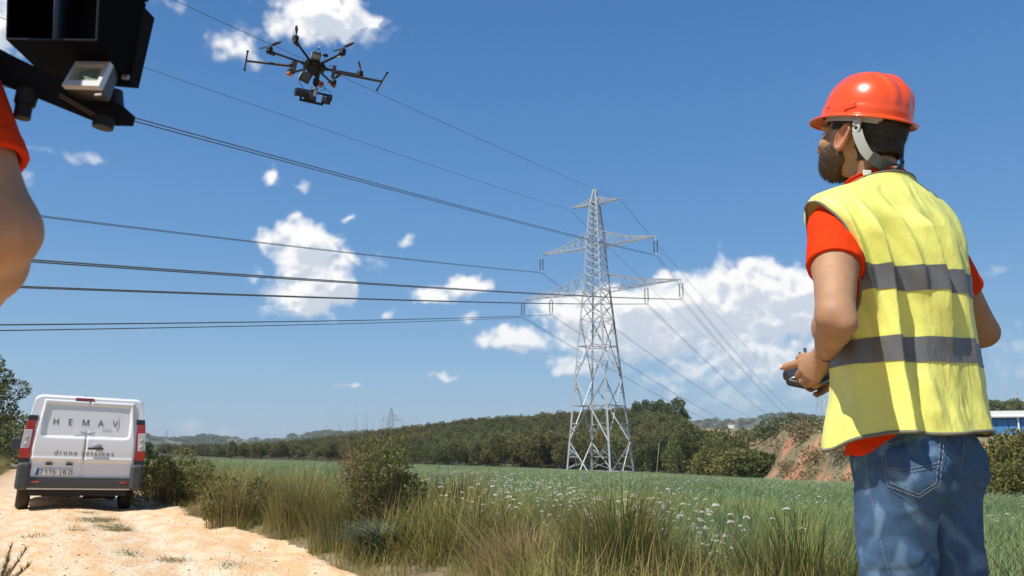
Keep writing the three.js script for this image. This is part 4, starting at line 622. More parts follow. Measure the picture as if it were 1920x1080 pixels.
    part('reflector', rbox(0.11, 0.03, 0.01, 0.004, s * 0.66, 0.485, 0.045), phys(0.5, 0.03, 0.015, 0.2, { clearcoat: 1 }), van);
    for (const z of [-0.85, -3.85]) { const w = new THREE.Group(); w.name = 'wheel'; w.position.set(s * 0.8, 0.335, z); van.add(w); const prof = [[0.2, -0.1], [0.28, -0.105], [0.325, -0.085], [0.335, -0.05], [0.335, 0.05], [0.325, 0.085], [0.28, 0.105], [0.2, 0.1]].map(([a, b]) => new THREE.Vector2(a, b)); const ty = new THREE.LatheGeometry(prof, 40); ty.rotateZ(Math.PI / 2); part('tyre', ty, std(0.045, 0.035, 0.027, 0.9), w); const rim = new THREE.CylinderGeometry(0.2, 0.2, 0.12, 24); rim.rotateZ(Math.PI / 2); part('rim', rim, std(0.25, 0.25, 0.25, 0.4, { metalness: 0.6 }), w); }
    part('mirror', rbox(0.2, 0.25, 0.12, 0.05, s * (HW + 0.11), 1.1, -3.35), dark, van);
    part('mirror_stalk', rod(V3(s * (HW - 0.1), 1.06, -3.35), V3(s * (HW + 0.06), 1.07, -3.35), 0.03), dark, van);
    part('side_window', new THREE.BoxGeometry(0.02, 0.5, 0.8).translate(s * (HW - 0.055), 1.38, -3.1), glass, van);
  }
  part('bumper', rbox(1.62, 0.17, 0.2, 0.04, 0, 0.465, -0.055), grey, van); part('sill', rbox(1.56, 0.03, 0.06, 0.01, 0, 0.545, 0.012), grey, van);
  part('rear_valance', new THREE.BoxGeometry(1.5, 0.16, 0.3).translate(0, 0.33, -0.35), black, van); part('axle_beam', rod(V3(-0.72, 0.32, -0.85), V3(0.72, 0.32, -0.85), 0.06), black, van); part('exhaust_silencer', (() => { const e = new THREE.CylinderGeometry(0.11, 0.11, 0.5, 16); e.rotateZ(Math.PI / 2); e.translate(0.35, 0.3, -0.5); return e; })(), black, van);
  part('spare_wheel_cradle', rbox(0.62, 0.12, 0.6, 0.05, -0.25, 0.29, -0.55), black, van); part('underbody', new THREE.BoxGeometry(1.6, 0.08, 4.2).translate(0, 0.4, -2.3), black, van);
  part('windscreen', new THREE.BoxGeometry(1.5, 0.62, 0.03).applyMatrix4(new THREE.Matrix4().makeRotationX(-0.7)).translate(0, 1.62, -3.55), glass, van); part('aerial', rod(V3(-0.05, 1.93, -1.0), V3(-0.05, 2.02, -1.1), 0.004), black, van);
}
function flip(g) { const i = g.index ? g.index.array : null; if (i) for (let k = 0; k < i.length; k += 3) { const t = i[k]; i[k] = i[k + 2]; i[k + 2] = t; } else { const p = g.attributes.position.array, n = g.attributes.normal.array; for (let k = 0; k < p.length; k += 9) for (let c = 0; c < 3; c++) { let t = p[k + c]; p[k + c] = p[k + 6 + c]; p[k + 6 + c] = t; t = n[k + c]; n[k + c] = n[k + 6 + c]; n[k + 6 + c] = t; } } return g; }
// ---------------------------------------------------------------- man in the yellow vest
const SKIN = [0.41, 0.222, 0.122];
const skinMat = phys(1, 1, 1, 0.6, { vertexColors: true, sheen: 0.15, sheenColor: new THREE.Color(1, 0.8, 0.7), sheenRoughness: 0.5 });
{ const b = dataTex(256, (u, v) => { const k = 0.5 + 0.25 * tnoise(u, v, 60, 1) + 0.25 * tnoise(u, v, 120, 4); return [k, k, k]; }, false, 8, 8); skinMat.bumpMap = b; skinMat.bumpScale = 0.0008; }
const skinTone = (x, y, z) => { const n = 1 + 0.3 * fbm(x * 22, y * 22, z * 22, 3) + 0.12 * noise(x * 160, y * 160, z * 160), m = 0.06 * noise(x * 9, y * 9, z * 9); return [SKIN[0] * n, SKIN[1] * (n - m), SKIN[2] * (n - m)]; };
const M = (px, py, d) => at(px, py, d * 1.18);
function chain(pts, rad, k = 0.006) { return (x, y, z) => { let m = 1e9; for (let i = 0; i < pts.length - 1; i++) { const c = cone(x, y, z, pts[i], pts[i + 1], rad[i], rad[i + 1]); m = i ? smin(m, c, k) : c; } return m; }; }
function bounds(pts, pad) { const lo = [1e9, 1e9, 1e9], hi = [-1e9, -1e9, -1e9]; for (const p of pts) [p.x, p.y, p.z].forEach((v, i) => { lo[i] = Math.min(lo[i], v - pad); hi[i] = Math.max(hi[i], v + pad); }); return [lo, hi]; }
function headField(Hd) {
  return (x, y, z) => {
    const p = Hd.loc(x, y, z), q = [Math.abs(p[0]), p[1], p[2]];
    let m = ell(p, [0, 0.035, -0.014], [0.076, 0.094, 0.099]);
    m = smin(m, ell(p, [0, -0.036, 0.03], [0.06, 0.064, 0.064]), 0.035);
    m = smin(m, ell(p, [0, -0.083, 0.064], [0.03, 0.02, 0.026]), 0.03);
    m = smin(m, ell(q, [0.042, -0.022, 0.066], [0.024, 0.018, 0.02]), 0.02);                    // cheekbone
    m = smin(m, ell(q, [0.03, 0.022, 0.082], [0.032, 0.009, 0.014]), 0.014);                    // brow
    m = smax(m, -ell(q, [0.031, 0.002, 0.099], [0.018, 0.012, 0.015]), 0.012);                  // eye socket
    m = smin(m, cone(p[0], p[1], p[2], V3(0, 0.012, 0.09), V3(0, -0.03, 0.118), 0.008, 0.0125), 0.012);
    m = smin(m, ell(q, [0.012, -0.034, 0.106], [0.009, 0.008, 0.011]), 0.006);
    m = smin(m, ell(p, [0, -0.053, 0.093], [0.024, 0.005, 0.01]), 0.006); m = smin(m, ell(p, [0, -0.062, 0.092], [0.021, 0.006, 0.01]), 0.006);
    // ear: rim, lobe, hollow
    const er = q[0] - 0.079, eu = p[1] + 0.008 - p[2] * 0.0, ef = p[2] + 0.012 + eu * 0.22, tilt = er - Math.max(0, -ef) * 0.5;
    let e = Math.hypot(Math.max(0, Math.hypot(eu / 0.031, ef / 0.019) - 1) * 0.019, tilt) - 0.0045; e = Math.min(e, Math.hypot((Math.hypot(eu / 0.031, ef / 0.019) - 1) * 0.023, tilt - 0.0045) - 0.0042);
    e = smax(e, -(Math.hypot((eu + 0.003) / 0.016, (ef - 0.003) / 0.008, (tilt - 0.006) / 0.006) - 1) * 0.007, 0.004);
    return smin(m, e, 0.006);
  };
}
function loft(ring, angles, heights, keep, colour) {                     // sheet over (angle, height), clipped where keep(angle, height) < 0
  const g = new Geo(), na = angles.length, P = heights.map((h) => angles.map((a) => ring(a, h))), N = P.map((row, j) => row.map((p, i) => { const a = P[j][Math.max(0, i - 1)], b = P[j][Math.min(na - 1, i + 1)], c = P[Math.max(0, j - 1)][i], d = P[Math.min(heights.length - 1, j + 1)][i]; return b.clone().sub(a).cross(d.clone().sub(c)).normalize(); }));
  const K = heights.map((h) => angles.map((a) => keep(a, h)));
  const vid = P.map((row, j) => row.map((p, i) => (K[j][i] >= 0 ? g.v(p.x, p.y, p.z, N[j][i].x, N[j][i].y, N[j][i].z, colour ? colour(angles[i], heights[j]) : null, angles[i] * 0.2, heights[j]) : -1)));
  const cut = {}, mid = (a, b) => { const key = a[0] < b[0] || (a[0] === b[0] && a[1] < b[1]) ? a + '|' + b : b + '|' + a; if (!(key in cut)) { const ka = K[a[0]][a[1]], kb = K[b[0]][b[1]], t = ka / (ka - kb), p = P[a[0]][a[1]].clone().lerp(P[b[0]][b[1]], t), n = N[a[0]][a[1]].clone().lerp(N[b[0]][b[1]], t).normalize(); cut[key] = g.v(p.x, p.y, p.z, n.x, n.y, n.z, colour ? colour(angles[a[1]], heights[a[0]]) : null, mix(angles[a[1]], angles[b[1]], t) * 0.2, mix(heights[a[0]], heights[b[0]], t)); } return cut[key]; };
  const poly = (v) => { const out = []; for (let k = 0; k < v.length; k++) { const a = v[k], b = v[(k + 1) % v.length], ia = K[a[0]][a[1]] >= 0, ib = K[b[0]][b[1]] >= 0; if (ia) out.push(vid[a[0]][a[1]]); if (ia !== ib) out.push(mid(a, b)); } for (let k = 1; k < out.length - 1; k++) g.tri(out[0], out[k], out[k + 1]); };
  for (let j = 0; j < heights.length - 1; j++) for (let i = 0; i < na - 1; i++) { poly([[j, i], [j, i + 1], [j + 1, i + 1]]); poly([[j, i], [j + 1, i + 1], [j + 1, i]]); }
  return g.build();
}
const steps = (a, b, n) => Array.from({ length: n + 1 }, (_, i) => mix(a, b, i / n));
function onField(f, px, py, d0 = 0.9, lift = 0) { const r = ray(px, py).normalize(), p = camera.position.clone().addScaledVector(r, d0); for (let k = 0; k < 200; k++) { const s = f(p.x, p.y, p.z); if (s < 0.0004) break; p.addScaledVector(r, s * 0.7); } const e = 0.003, n = V3(f(p.x + e, p.y, p.z) - f(p.x - e, p.y, p.z), f(p.x, p.y + e, p.z) - f(p.x, p.y - e, p.z), f(p.x, p.y, p.z + e) - f(p.x, p.y, p.z - e)).normalize(); return p.addScaledVector(n, lift); }
const denimMat = (() => { const map = dataTex(512, (u, v) => { const k = 0.95 + 0.12 * tnoise(u, v, 5, 2) + 0.08 * tnoise(u, v, 26, 3) + 0.18 * tnoise(u, v * 3, 150, 5), w = sstep(0.05, 0.5, tnoise(u, v, 11, 8)); return [mix(0.24, 0.4, w) * k, mix(0.365, 0.53, w) * k, mix(0.50, 0.65, w) * k]; }, true, 2.2, 2.2), b = dataTex(256, (u, v) => { const k = 0.5 + 0.35 * Math.sin((u + v) * 6.283 * 42) * 0.6 + 0.3 * tnoise(u, v, 70, 2); return [k, k, k]; }, false, 9, 9); return std(1, 1, 1, 0.85, { map, bumpMap: b, bumpScale: 0.0006 }); })();
const redMat = phys(0.70, 0.042, 0.004, 0.85, { specularIntensity: 0.25 }), threadMat = std(0.27, 0.29, 0.32, 0.8);
function hardHat(owner, add, Hd, yaw, pitch) {
  const hat = new THREE.Group(); hat.name = 'hard_hat'; owner.add(hat);
  const orange = phys(0.86, 0.085, 0.006, 0.28, { clearcoat: 0.7, clearcoatRoughness: 0.12 }), Hh = new Frame(Hd.p(0, 0.05, -0.004), yaw, pitch);
  const hatS = (a, t) => {                                              // a: angle, 0 = front; t 0..1 dome, 1..1.5 brim
    const c = Math.cos(a), s = Math.sin(a), rx = 0.098, rf = c > 0 ? 0.119 : 0.117, h = 0.122;
    let r, f, u;
    if (t <= 1) { const e = t * Math.PI / 2, k = Math.pow(Math.sin(e), 0.92); r = s * rx * k; f = c * rf * k; u = h * Math.pow(Math.cos(e), 0.82); const ridge = Math.exp(-((r / 0.011) ** 2)) * 0.006 + (Math.exp(-(((r - 0.036) / 0.008) ** 2)) + Math.exp(-(((r + 0.036) / 0.008) ** 2))) * 0.005, w = sstep(0.1, 0.35, t) * sstep(0.98, 0.75, t) * 0.6 + 0.4 * sstep(1, 0.7, t), n = V3(r / rx, u / h * 0.9 + 0.1, f / rf).normalize(); r += n.x * ridge * w; u += n.y * ridge * w; f += n.z * ridge * w; if (t > 0.9) { const lip = sstep(0.9, 0.93, t) * 0.0022; r += s * lip; f += c * lip; } }
    else { const k = (t - 1) / 0.5, w = (0.009 + 0.022 * Math.max(0, c) ** 2.2 + 0.008 * Math.max(0, -c) ** 2) * k; r = s * (rx + 0.002 + w); f = c * (rf + 0.002 + w); u = -0.010 * k - 0.012 * k * Math.max(0, c) ** 2 + 0.002; }
    return Hh.p(r, u, f);
  };
  add('shell', loft((a, t) => hatS(a, t), steps(-Math.PI, Math.PI, 120), [...steps(0.02, 1, 44), ...steps(1.03, 1.5, 10)], () => 1), orange, hat);
  const capTop = new THREE.SphereGeometry(0.0085, 12, 8); capTop.scale(1, 0.3, 1); { const p = hatS(0, 0.02); capTop.translate(p.x, p.y - 0.0012, p.z); } add('crown_cap', capTop, orange, hat);
  add('brim_lip', tube(steps(-Math.PI, Math.PI - 0.01, 72).map((a) => hatS(a, 1.5)), 0.0027, 160, 8, true), orange, hat);
  for (const [a, t, w] of [[-1.75, 0.94, 0.028], [-1.12, 0.92, 0.01]]) { const p = hatS(a, t), n = V3(p.x, p.y, p.z).sub(Hh.p(0, 0.02, 0)).normalize(), m = new THREE.Matrix4().lookAt(p.clone().add(n), p, V3(0, 1, 0)), gg = new RoundedBoxGeometry(w * 1.2, 0.016, 0.007, 2, 0.003); gg.applyMatrix4(m); gg.translate(p.x, p.y, p.z); add('slot_boss', gg, orange, hat); }
  const plastic = std(0.45, 0.46, 0.45, 0.5), plastic2 = std(0.07, 0.075, 0.06, 0.5);
  const ribbon = (pts, out, w, th) => { const c = new THREE.CatmullRomCurve3(pts), g = new Geo(), n = 40; for (let i = 0; i <= n; i++) { const p = c.getPoint(i / n), t = c.getTangent(i / n), o = out(p), v = o.clone().cross(t).normalize(); for (const [a, b] of [[-1, -1], [1, -1], [1, 1], [-1, 1]]) { const q = p.clone().addScaledVector(v, a * w / 2).addScaledVector(o, b * th / 2); g.v(q.x, q.y, q.z); } } for (let i = 0; i < n; i++) for (let k = 0; k < 4; k++) { const a = i * 4 + k, b = i * 4 + (k + 1) % 4; g.quad(a, b, b + 4, a + 4); } return toCreasedNormals(g.build(true), 0.5); };
  const outH = (p) => { const q = Hd.loc(p.x, p.y, p.z); return Hd.R.clone().multiplyScalar(q[0]).addScaledVector(Hd.F, q[2]).normalize(); };
  add('headband', ribbon(steps(-2.9, 2.9, 30).map((a) => Hd.p(0.087 * Math.sin(a), 0.047 + 0.004 * Math.cos(a), 0.108 * Math.cos(a) - 0.008)), outH, 0.03, 0.0025), plastic, hat);
  for (const s of [-1, 1]) {
    const pv = Hd.p(s * 0.0905, 0.012, -0.052), n = Hd.R.clone().multiplyScalar(s), ringG = new THREE.TorusGeometry(0.008, 0.004, 8, 24); ringG.scale(1, 1, 0.5); ringG.applyMatrix4(new THREE.Matrix4().lookAt(pv.clone().add(n), pv, V3(0, 1, 0))); ringG.translate(pv.x, pv.y, pv.z); add('pivot_ring', ringG, plastic, hat);
    add('hanger', ribbon([Hd.p(s * 0.088, 0.05, -0.044), Hd.p(s * 0.09, 0.036, -0.049), Hd.p(s * 0.0905, 0.02, -0.052)], outH, 0.02, 0.0025), plastic, hat);
    add('nape_strap', ribbon([Hd.p(s * 0.0905, 0.006, -0.056), Hd.p(s * 0.085, -0.02, -0.068), Hd.p(s * 0.07, -0.05, -0.086), Hd.p(s * 0.04, -0.068, -0.108), Hd.p(s * 0.01, -0.073, -0.114)], outH, 0.024, 0.003), s < 0 ? plastic : plastic2, hat);
    add('adjuster_band', ribbon([Hd.p(s * 0.066, -0.055, -0.092), Hd.p(s * 0.04, -0.069, -0.111), Hd.p(0, -0.075, -0.118)], outH, 0.03, 0.005), plastic2, hat);
  }
  { const k = Hd.p(0, -0.075, -0.12), kg = rod(k, k.clone().addScaledVector(Hd.F, -0.012), 0.014, 0.012, 16); add('adjuster_knob', kg, std(0.03, 0.03, 0.035, 0.5), hat); }
}
{
  const ox = 0.957, od = 1.959, gy = ground(ox, od) + 0.005, B = new Frame(V3(ox, gy, -od), 0.47), G0 = -gy;
  const man = thing('person', 'person in an orange hard hat and yellow reflective vest holding a remote controller', 'person', B.o.clone());
  const rel = (g) => g.translate(-B.o.x, -B.o.y, -B.o.z), add = (name, g, mat, parent) => part(name, rel(g), mat, parent ?? man);
  const A = (h) => h, U = (y) => CAMY + (y - CAMY) * 1.124 + G0;                                              // height above the ground under his feet
  const N = B.p(0, U(1.575), 0.03), shL = B.p(-0.19, U(1.425), 0.005), shR = B.p(0.168, U(1.42), 0.005), elL = M(1566, 592, 1.45), wrL = M(1549, 664, 1.70), elR = M(1843, 622, 1.82), wrR = B.p(0.15, U(1.14), 0.265);
  const Hd = new Frame(M(1613, 262, 1.69), 0.54, 0.34), hf = headField(Hd);
  // ---- body: one continuous skin
  const hipL = B.p(-0.09, U(0.95), 0), hipR = B.p(0.09, U(0.95), 0), knL = B.p(-0.075, A(0.5), 0.02), knR = B.p(0.105, A(0.5), 0.01), anL = B.p(-0.07, A(0.09), -0.02), anR = B.p(0.13, A(0.09), -0.03);
  const fore = (a, b) => { const d = b.clone().sub(a); return [a.clone().addScaledVector(d, 0.28)]; };
  const arm = (s, e, w) => { const [f1] = fore(e, w), m = s.clone().lerp(e, 0.45); return (x, y, z) => { let k = cone(x, y, z, s, m, 0.054, 0.05); k = smin(k, cone(x, y, z, m, e, 0.05, 0.04), 0.02); k = smin(k, cone(x, y, z, e, f1, 0.039, 0.0415), 0.015); return smin(k, cone(x, y, z, f1, w, 0.0415, 0.0265), 0.02); }; };
  const aL = arm(shL, elL, wrL), aR = arm(shR, elR, wrR), chest = B.p(0, U(1.33), 0), pel = B.p(0, U(0.98), 0), nb = N.clone(), nt = Hd.p(0, -0.03, -0.035), eb = elL.clone().add(V3(0.014, -0.026, 0.026));
  const bodyF = (x, y, z) => {
    let m = cone(x, y, z, pel, chest, 0.09, 0.086); m = smin(m, cone(x, y, z, chest, B.p(0, U(1.5), 0.01), 0.086, 0.06), 0.04); m = smin(m, cone(x, y, z, shL, shR, 0.045, 0.045), 0.05);
    m = smin(m, cone(x, y, z, nb, nt, 0.06, 0.058), 0.045); m = smin(m, smin(aL(x, y, z), aR(x, y, z), 0.001), 0.02); m = smin(m, cone(x, y, z, eb, eb, 0.02, 0.02), 0.025);
    m = smin(m, smin(cone(x, y, z, hipL, knL, 0.07, 0.05), cone(x, y, z, hipR, knR, 0.07, 0.05), 0.01), 0.02); return smin(m, smin(cone(x, y, z, knL, anL, 0.048, 0.035), cone(x, y, z, knR, anR, 0.048, 0.035), 0.01), 0.01);
  };
  const [lo, hi] = bounds([shL, shR, elL, elR, wrL, wrR, anL, anR, nt, N], 0.12);
  const pieces = [skin(bodyF, lo, hi, 0.0095, skinTone)];
  { const [a, b] = bounds([Hd.p(0, 0, 0)], 0.15); pieces.push(skin((x, y, z) => smin(hf(x, y, z), cone(x, y, z, nb, nt, 0.06, 0.058), 0.02), a, b, 0.0036, (x, y, z) => { const p = Hd.loc(x, y, z), c = skinTone(x, y, z), ear = sstep(0.072, 0.08, Math.abs(p[0])) * (Math.abs(p[2] + 0.01) < 0.04 ? 1 : 0), lips = Math.hypot(p[0] / 0.026, (p[1] + 0.058) / 0.01) < 1 && p[2] > 0.085 ? 1 : 0; return [c[0] * (1 + 0.15 * ear), c[1] * (1 - 0.14 * ear - 0.35 * lips), c[2] * (1 - 0.16 * ear - 0.3 * lips)]; })); }
  // left hand: back of the hand towards the camera, index finger stretched along the controller
  const F3 = (l) => l.map(([a, b, c]) => M(a, b, c));
  const knk = F3([[1505, 679, 1.757], [1509, 692, 1.750], [1518, 702, 1.742], [1530, 709, 1.733]]);
  const fingersL = [chain(F3([[1505, 679, 1.757], [1487, 684, 1.785], [1476, 687, 1.80], [1466, 689, 1.812]]), [0.0125, 0.0098, 0.0088, 0.0072]), chain(F3([[1509, 692, 1.75], [1497, 703, 1.79], [1503, 713, 1.80], [1513, 713, 1.79]]), [0.0125, 0.0098, 0.009, 0.0078]), chain(F3([[1518, 702, 1.742], [1506, 714, 1.778], [1513, 721, 1.785], [1523, 719, 1.775]]), [0.012, 0.0094, 0.0086, 0.0074]), chain(F3([[1530, 709, 1.733], [1521, 719, 1.76], [1527, 723, 1.765], [1534, 721, 1.757]]), [0.0108, 0.0082, 0.0076, 0.0066]), chain(F3([[1542, 672, 1.725], [1524, 668, 1.765], [1508, 669, 1.79], [1497, 671, 1.806]]), [0.0145, 0.0115, 0.0098, 0.008])];
  const handF = (wr, kn, fing, inner) => (x, y, z) => { let m = cone(x, y, z, inner, wr, 0.031, 0.0275); for (const k of kn) m = smin(m, cone(x, y, z, wr, k, 0.0225, 0.0138), 0.014); let f = 1e9; for (const q of fing) f = Math.min(f, q(x, y, z)); return smin(m, f, 0.0045); };
  const hL = handF(wrL, knk, fingersL, wrL.clone().lerp(elL, 0.12)), nail = F3([[1464, 686, 1.812]])[0];
  { const [a, b] = bounds([wrL, ...knk, M(1466, 689, 1.81), M(1534, 722, 1.76), M(1500, 668, 1.8), M(1503, 716, 1.8)], 0.04); pieces.push(skin(hL, a, b, 0.003, (x, y, z) => { const c = skinTone(x, y, z), n = sstep(0.011, 0.006, Math.hypot(x - nail.x, y - nail.y, z - nail.z)); return [mix(c[0] * 1.05, 0.75, n), mix(c[1], 0.6, n), mix(c[2], 0.52, n)]; })); }
  // right hand round the other end of the controller
  const R3 = (l) => l.map(([a, b, c]) => B.p(a + 0.08, U(b + 0.02), c + 0.03)), kR = R3([[0.062, 1.145, 0.33], [0.066, 1.127, 0.332], [0.068, 1.11, 0.328], [0.068, 1.094, 0.32]]);
  const fingersR = [chain(R3([[0.062, 1.145, 0.33], [0.045, 1.14, 0.365], [0.022, 1.135, 0.372], [0.004, 1.13, 0.37]]), [0.0125, 0.0098, 0.0088, 0.0075]), chain(R3([[0.066, 1.127, 0.332], [0.05, 1.115, 0.368], [0.026, 1.108, 0.372], [0.01, 1.106, 0.366]]), [0.0125, 0.0098, 0.009, 0.0078]), chain(R3([[0.068, 1.11, 0.328], [0.052, 1.095, 0.36], [0.03, 1.088, 0.364], [0.014, 1.087, 0.358]]), [0.012, 0.0094, 0.0086, 0.0074]), chain(R3([[0.068, 1.094, 0.32], [0.054, 1.08, 0.346], [0.036, 1.073, 0.348], [0.022, 1.073, 0.342]]), [0.0108, 0.0082, 0.0076, 0.0066]), chain(R3([[0.07, 1.15, 0.27], [0.05, 1.165, 0.3], [0.03, 1.168, 0.318], [0.015, 1.166, 0.328]]), [0.0145, 0.0115, 0.0098, 0.008])];
  { const [a, b] = bounds([wrR, ...kR, ...R3([[0, 1.06, 0.4], [0, 1.18, 0.3]])], 0.04); pieces.push(skin(handF(wrR, kR, fingersR, wrR.clone().lerp(elR, 0.12)), a, b, 0.0034, skinTone)); }
  add('body', mergeGeometries(pieces), skinMat);
  for (const s of [-1, 1]) { const e = new THREE.SphereGeometry(0.0122, 16, 12); const p = Hd.p(s * 0.031, 0.003, 0.0855); e.translate(p.x, p.y, p.z); const eye = add('eye', e, phys(0.7, 0.68, 0.65, 0.15)); const i = new THREE.SphereGeometry(0.006, 12, 8), q = Hd.p(s * 0.031, 0.003, 0.0925); i.translate(q.x, q.y, q.z); add('iris', i, phys(0.05, 0.03, 0.02, 0.1), eye); }
  // ---- hair and beard
  const strand = (x, y, z) => { const p = Hd.loc(x, y, z), a = Math.atan2(p[0], p[2]); return 0.0022 * noise(a * 26, p[1] * 60, 3) + 0.0015 * noise(x * 330, y * 120, z * 330); };
  { const [a, b] = bounds([Hd.p(0, 0, 0)], 0.17);
    const hairF = (x, y, z) => { const p = Hd.loc(x, y, z), q = Math.abs(p[0]); let m = ell(p, [0, 0.033, -0.018], [0.081, 0.098, 0.104]); m = smin(m, cone(x, y, z, Hd.p(0, -0.03, -0.06), Hd.p(0, -0.085, -0.048), 0.058, 0.05), 0.02); const line = p[2] < -0.03 ? -0.075 - (p[2] + 0.03) * 0.5 : mix(-0.075, 0.012, sstep(-0.03, -0.016, p[2])); m = smax(m, line - p[1], 0.006); m = smax(m, p[2] - 0.05, 0.008); m = smax(m, -(Math.hypot((p[1] + 0.006) / 1.25, p[2] + 0.01 - p[1] * 0.1) - 0.026) * (q > 0.05 ? 1 : 9), 0.003); return m + strand(x, y, z); };
    const fuzz = (g, n, len, down, c0, c1, seed) => { const r = rng(seed), p = g.attributes.position, nn = g.attributes.normal, q = new Geo(); for (let i = 0; i < n; i++) { const k = Math.floor(r() * p.count), a = V3().fromBufferAttribute(p, k), m = V3().fromBufferAttribute(nn, k), dir = m.clone().multiplyScalar(0.55).addScaledVector(Hd.U, -down).addScaledVector(Hd.F, 0.1).add(V3(r() - 0.5, r() - 0.5, r() - 0.5).multiplyScalar(0.5)).normalize().multiplyScalar(len * (0.5 + r())), sd = dir.clone().cross(m).normalize().multiplyScalar(0.00055), t = r(), c = c0.map((z, w) => mix(z, c1[w], t)), e = a.clone().add(dir), A = q.v(a.x - sd.x, a.y - sd.y, a.z - sd.z, m.x, m.y, m.z, c), B2 = q.v(a.x + sd.x, a.y + sd.y, a.z + sd.z, m.x, m.y, m.z, c), C2 = q.v(e.x, e.y, e.z, m.x, m.y, m.z, c); const gn = sd.clone().cross(dir); if (gn.dot(m) > 0) q.tri(A, B2, C2); else q.tri(B2, A, C2); } return mergeGeometries([g, q.build()]); };
    add('hair', fuzz(skin(hairF, a, b, 0.004, (x, y, z) => { const k = 0.8 + 0.6 * noise(x * 200, y * 60, z * 200); return [0.014 * k, 0.0105 * k, 0.009 * k]; }), 2600, 0.009, 0.5, [0.012, 0.009, 0.008], [0.03, 0.022, 0.018], 5), std(1, 1, 1, 0.6, { vertexColors: true }));
    const beardF = (x, y, z) => { const p = Hd.loc(x, y, z), q = Math.abs(p[0]); let m = ell(p, [0, -0.04, 0.03], [0.0665, 0.065, 0.0715]); m = smin(m, ell(p, [0, -0.082, 0.058], [0.038, 0.03, 0.038]), 0.03); const top = 0.026 - 0.75 * Math.max(0, p[2] + 0.01); m = smax(m, p[1] - top, 0.008); m = smax(m, -(p[2] + 0.012 + Math.max(0, -0.06 - p[1]) * -0.9), 0.006); m = smax(m, -ell(p, [0, -0.058, 0.104], [0.024, 0.008, 0.016]), 0.004); return m + strand(x, y, z) * 1.3; };
    add('beard', fuzz(skin(beardF, a, b, 0.0036, (x, y, z) => { const k = 0.7 + 0.9 * (0.5 + noise(x * 260, y * 70, z * 260)); return [0.075 * k, 0.046 * k, 0.026 * k]; }), 5200, 0.007, 0.8, [0.05, 0.03, 0.018], [0.16, 0.10, 0.06], 6), std(1, 1, 1, 0.65, { vertexColors: true }));
  }
  hardHat(man, add, Hd, 0.54, 0.34);
  // ---- jeans
  const seat = (x, y, z) => { const p = B.loc(x, y, z); let m = ell([p[0], p[1], p[2] * 1], [0.005, U(0.99), 0.005], [0.158, 0.21, 0.116]); return m; };
  const leg = (h, k, a, x, y, z) => { const h1 = h.clone(); return smin(cone(x, y, z, h1, k, 0.088, 0.078), cone(x, y, z, k, a, 0.076, 0.068), 0.03); };
  const hL2 = B.p(-0.075, U(0.9), -0.012), hR2 = B.p(0.078, U(0.9), -0.01), buL = B.p(-0.07, U(0.92), -0.047), buR = B.p(0.07, U(0.92), -0.047);
  const fold = (p) => { const q = sstep(0.9, 0.8, p[1] + G0 * 0), a = noise(p[0] * 5 + 2, p[1] * 17 + p[0] * 14 + p[2] * 9, p[2] * 6), b = noise(p[0] * 9 - 4, p[1] * 26 - p[0] * 16, p[2] * 9 + 5), soft = noise(p[0] * 7, p[1] * 7, p[2] * 7 + 9); return -(0.019 * Math.max(0, a) * sstep(0.95, 0.84, p[1]) + 0.006 * Math.max(0, b) + 0.004 * soft + 0.0008 * noise(p[0] * 30, p[1] * 45, p[2] * 30)); };
  const jeansF = (x, y, z) => {
    const p = B.loc(x, y, z); let m = smax(seat(x, y, z), p[1] - U(1.06), 0.01);
    m = smin(m, smin(cone(x, y, z, buL, buL, 0.082, 0.082), cone(x, y, z, buR, buR, 0.076, 0.076), 0.02), 0.05);
    m = smin(m, smin(leg(hL2, knL, anL, x, y, z), leg(hR2, knR, anR, x, y, z), 0.012), 0.035); m = smax(m, A(0.06) - p[1], 0.01);
    return (m + fold(p)) * 0.85;
  };
  { const [a, b] = bounds([anL, anR, hipL, hipR, B.p(0, U(1.05), 0)], 0.24); add('jeans', skin(jeansF, [a[0], gy + 0.04, a[2]], [b[0], U(1.08) + gy, b[2]], 0.0068), denimMat); }
  const jeans = man.children[man.children.length - 1], J = (px, py, l = 0.0015) => onField(jeansF, px, py, 1.2, l);
  { // back pocket, seams
    const top = [[1650, 846], [1770, 812]], bot = [[1664, 914], [1722, 934], [1762, 908]], g = new Geo(), n = 12;
    for (let j = 0; j <= n; j++) for (let i = 0; i <= n; i++) { const s = i / n, t = j / n, bx = s < 0.55 ? mix(bot[0][0], bot[1][0], s / 0.55) : mix(bot[1][0], bot[2][0], (s - 0.55) / 0.45), by = s < 0.55 ? mix(bot[0][1], bot[1][1], s / 0.55) : mix(bot[1][1], bot[2][1], (s - 0.55) / 0.45), p = J(mix(mix(top[0][0], top[1][0], s), bx, t), mix(mix(top[0][1], top[1][1], s), by, t), i === 0 || j === 0 || i === n || j === n ? 0.0005 : 0.0042); g.v(p.x, p.y, p.z, 0, 0, 1, null, p.x + p.z, p.y); }
    for (let j = 0; j < n; j++) for (let i = 0; i < n; i++) { const a = j * (n + 1) + i; g.quad(a, a + n + 1, a + n + 2, a + 1); }
    const pk = add('back_pocket', g.build(true), denimMat, jeans);
    const line = (name, pts, par, lift = 0.004, r = 0.0007) => { const out = []; for (let k = 0; k < pts.length - 1; k++) for (let q = 0; q < 8; q++) out.push(J(mix(pts[k][0], pts[k + 1][0], q / 8), mix(pts[k][1], pts[k + 1][1], q / 8), lift)); out.push(J(...pts[pts.length - 1], lift)); const dash = []; for (let k = 0; k < out.length - 1; k++) { dash.push(rod(out[k], out[k].clone().lerp(out[k + 1], 0.72), r, r, 5)); } add(name, merged(dash), threadMat, par); };
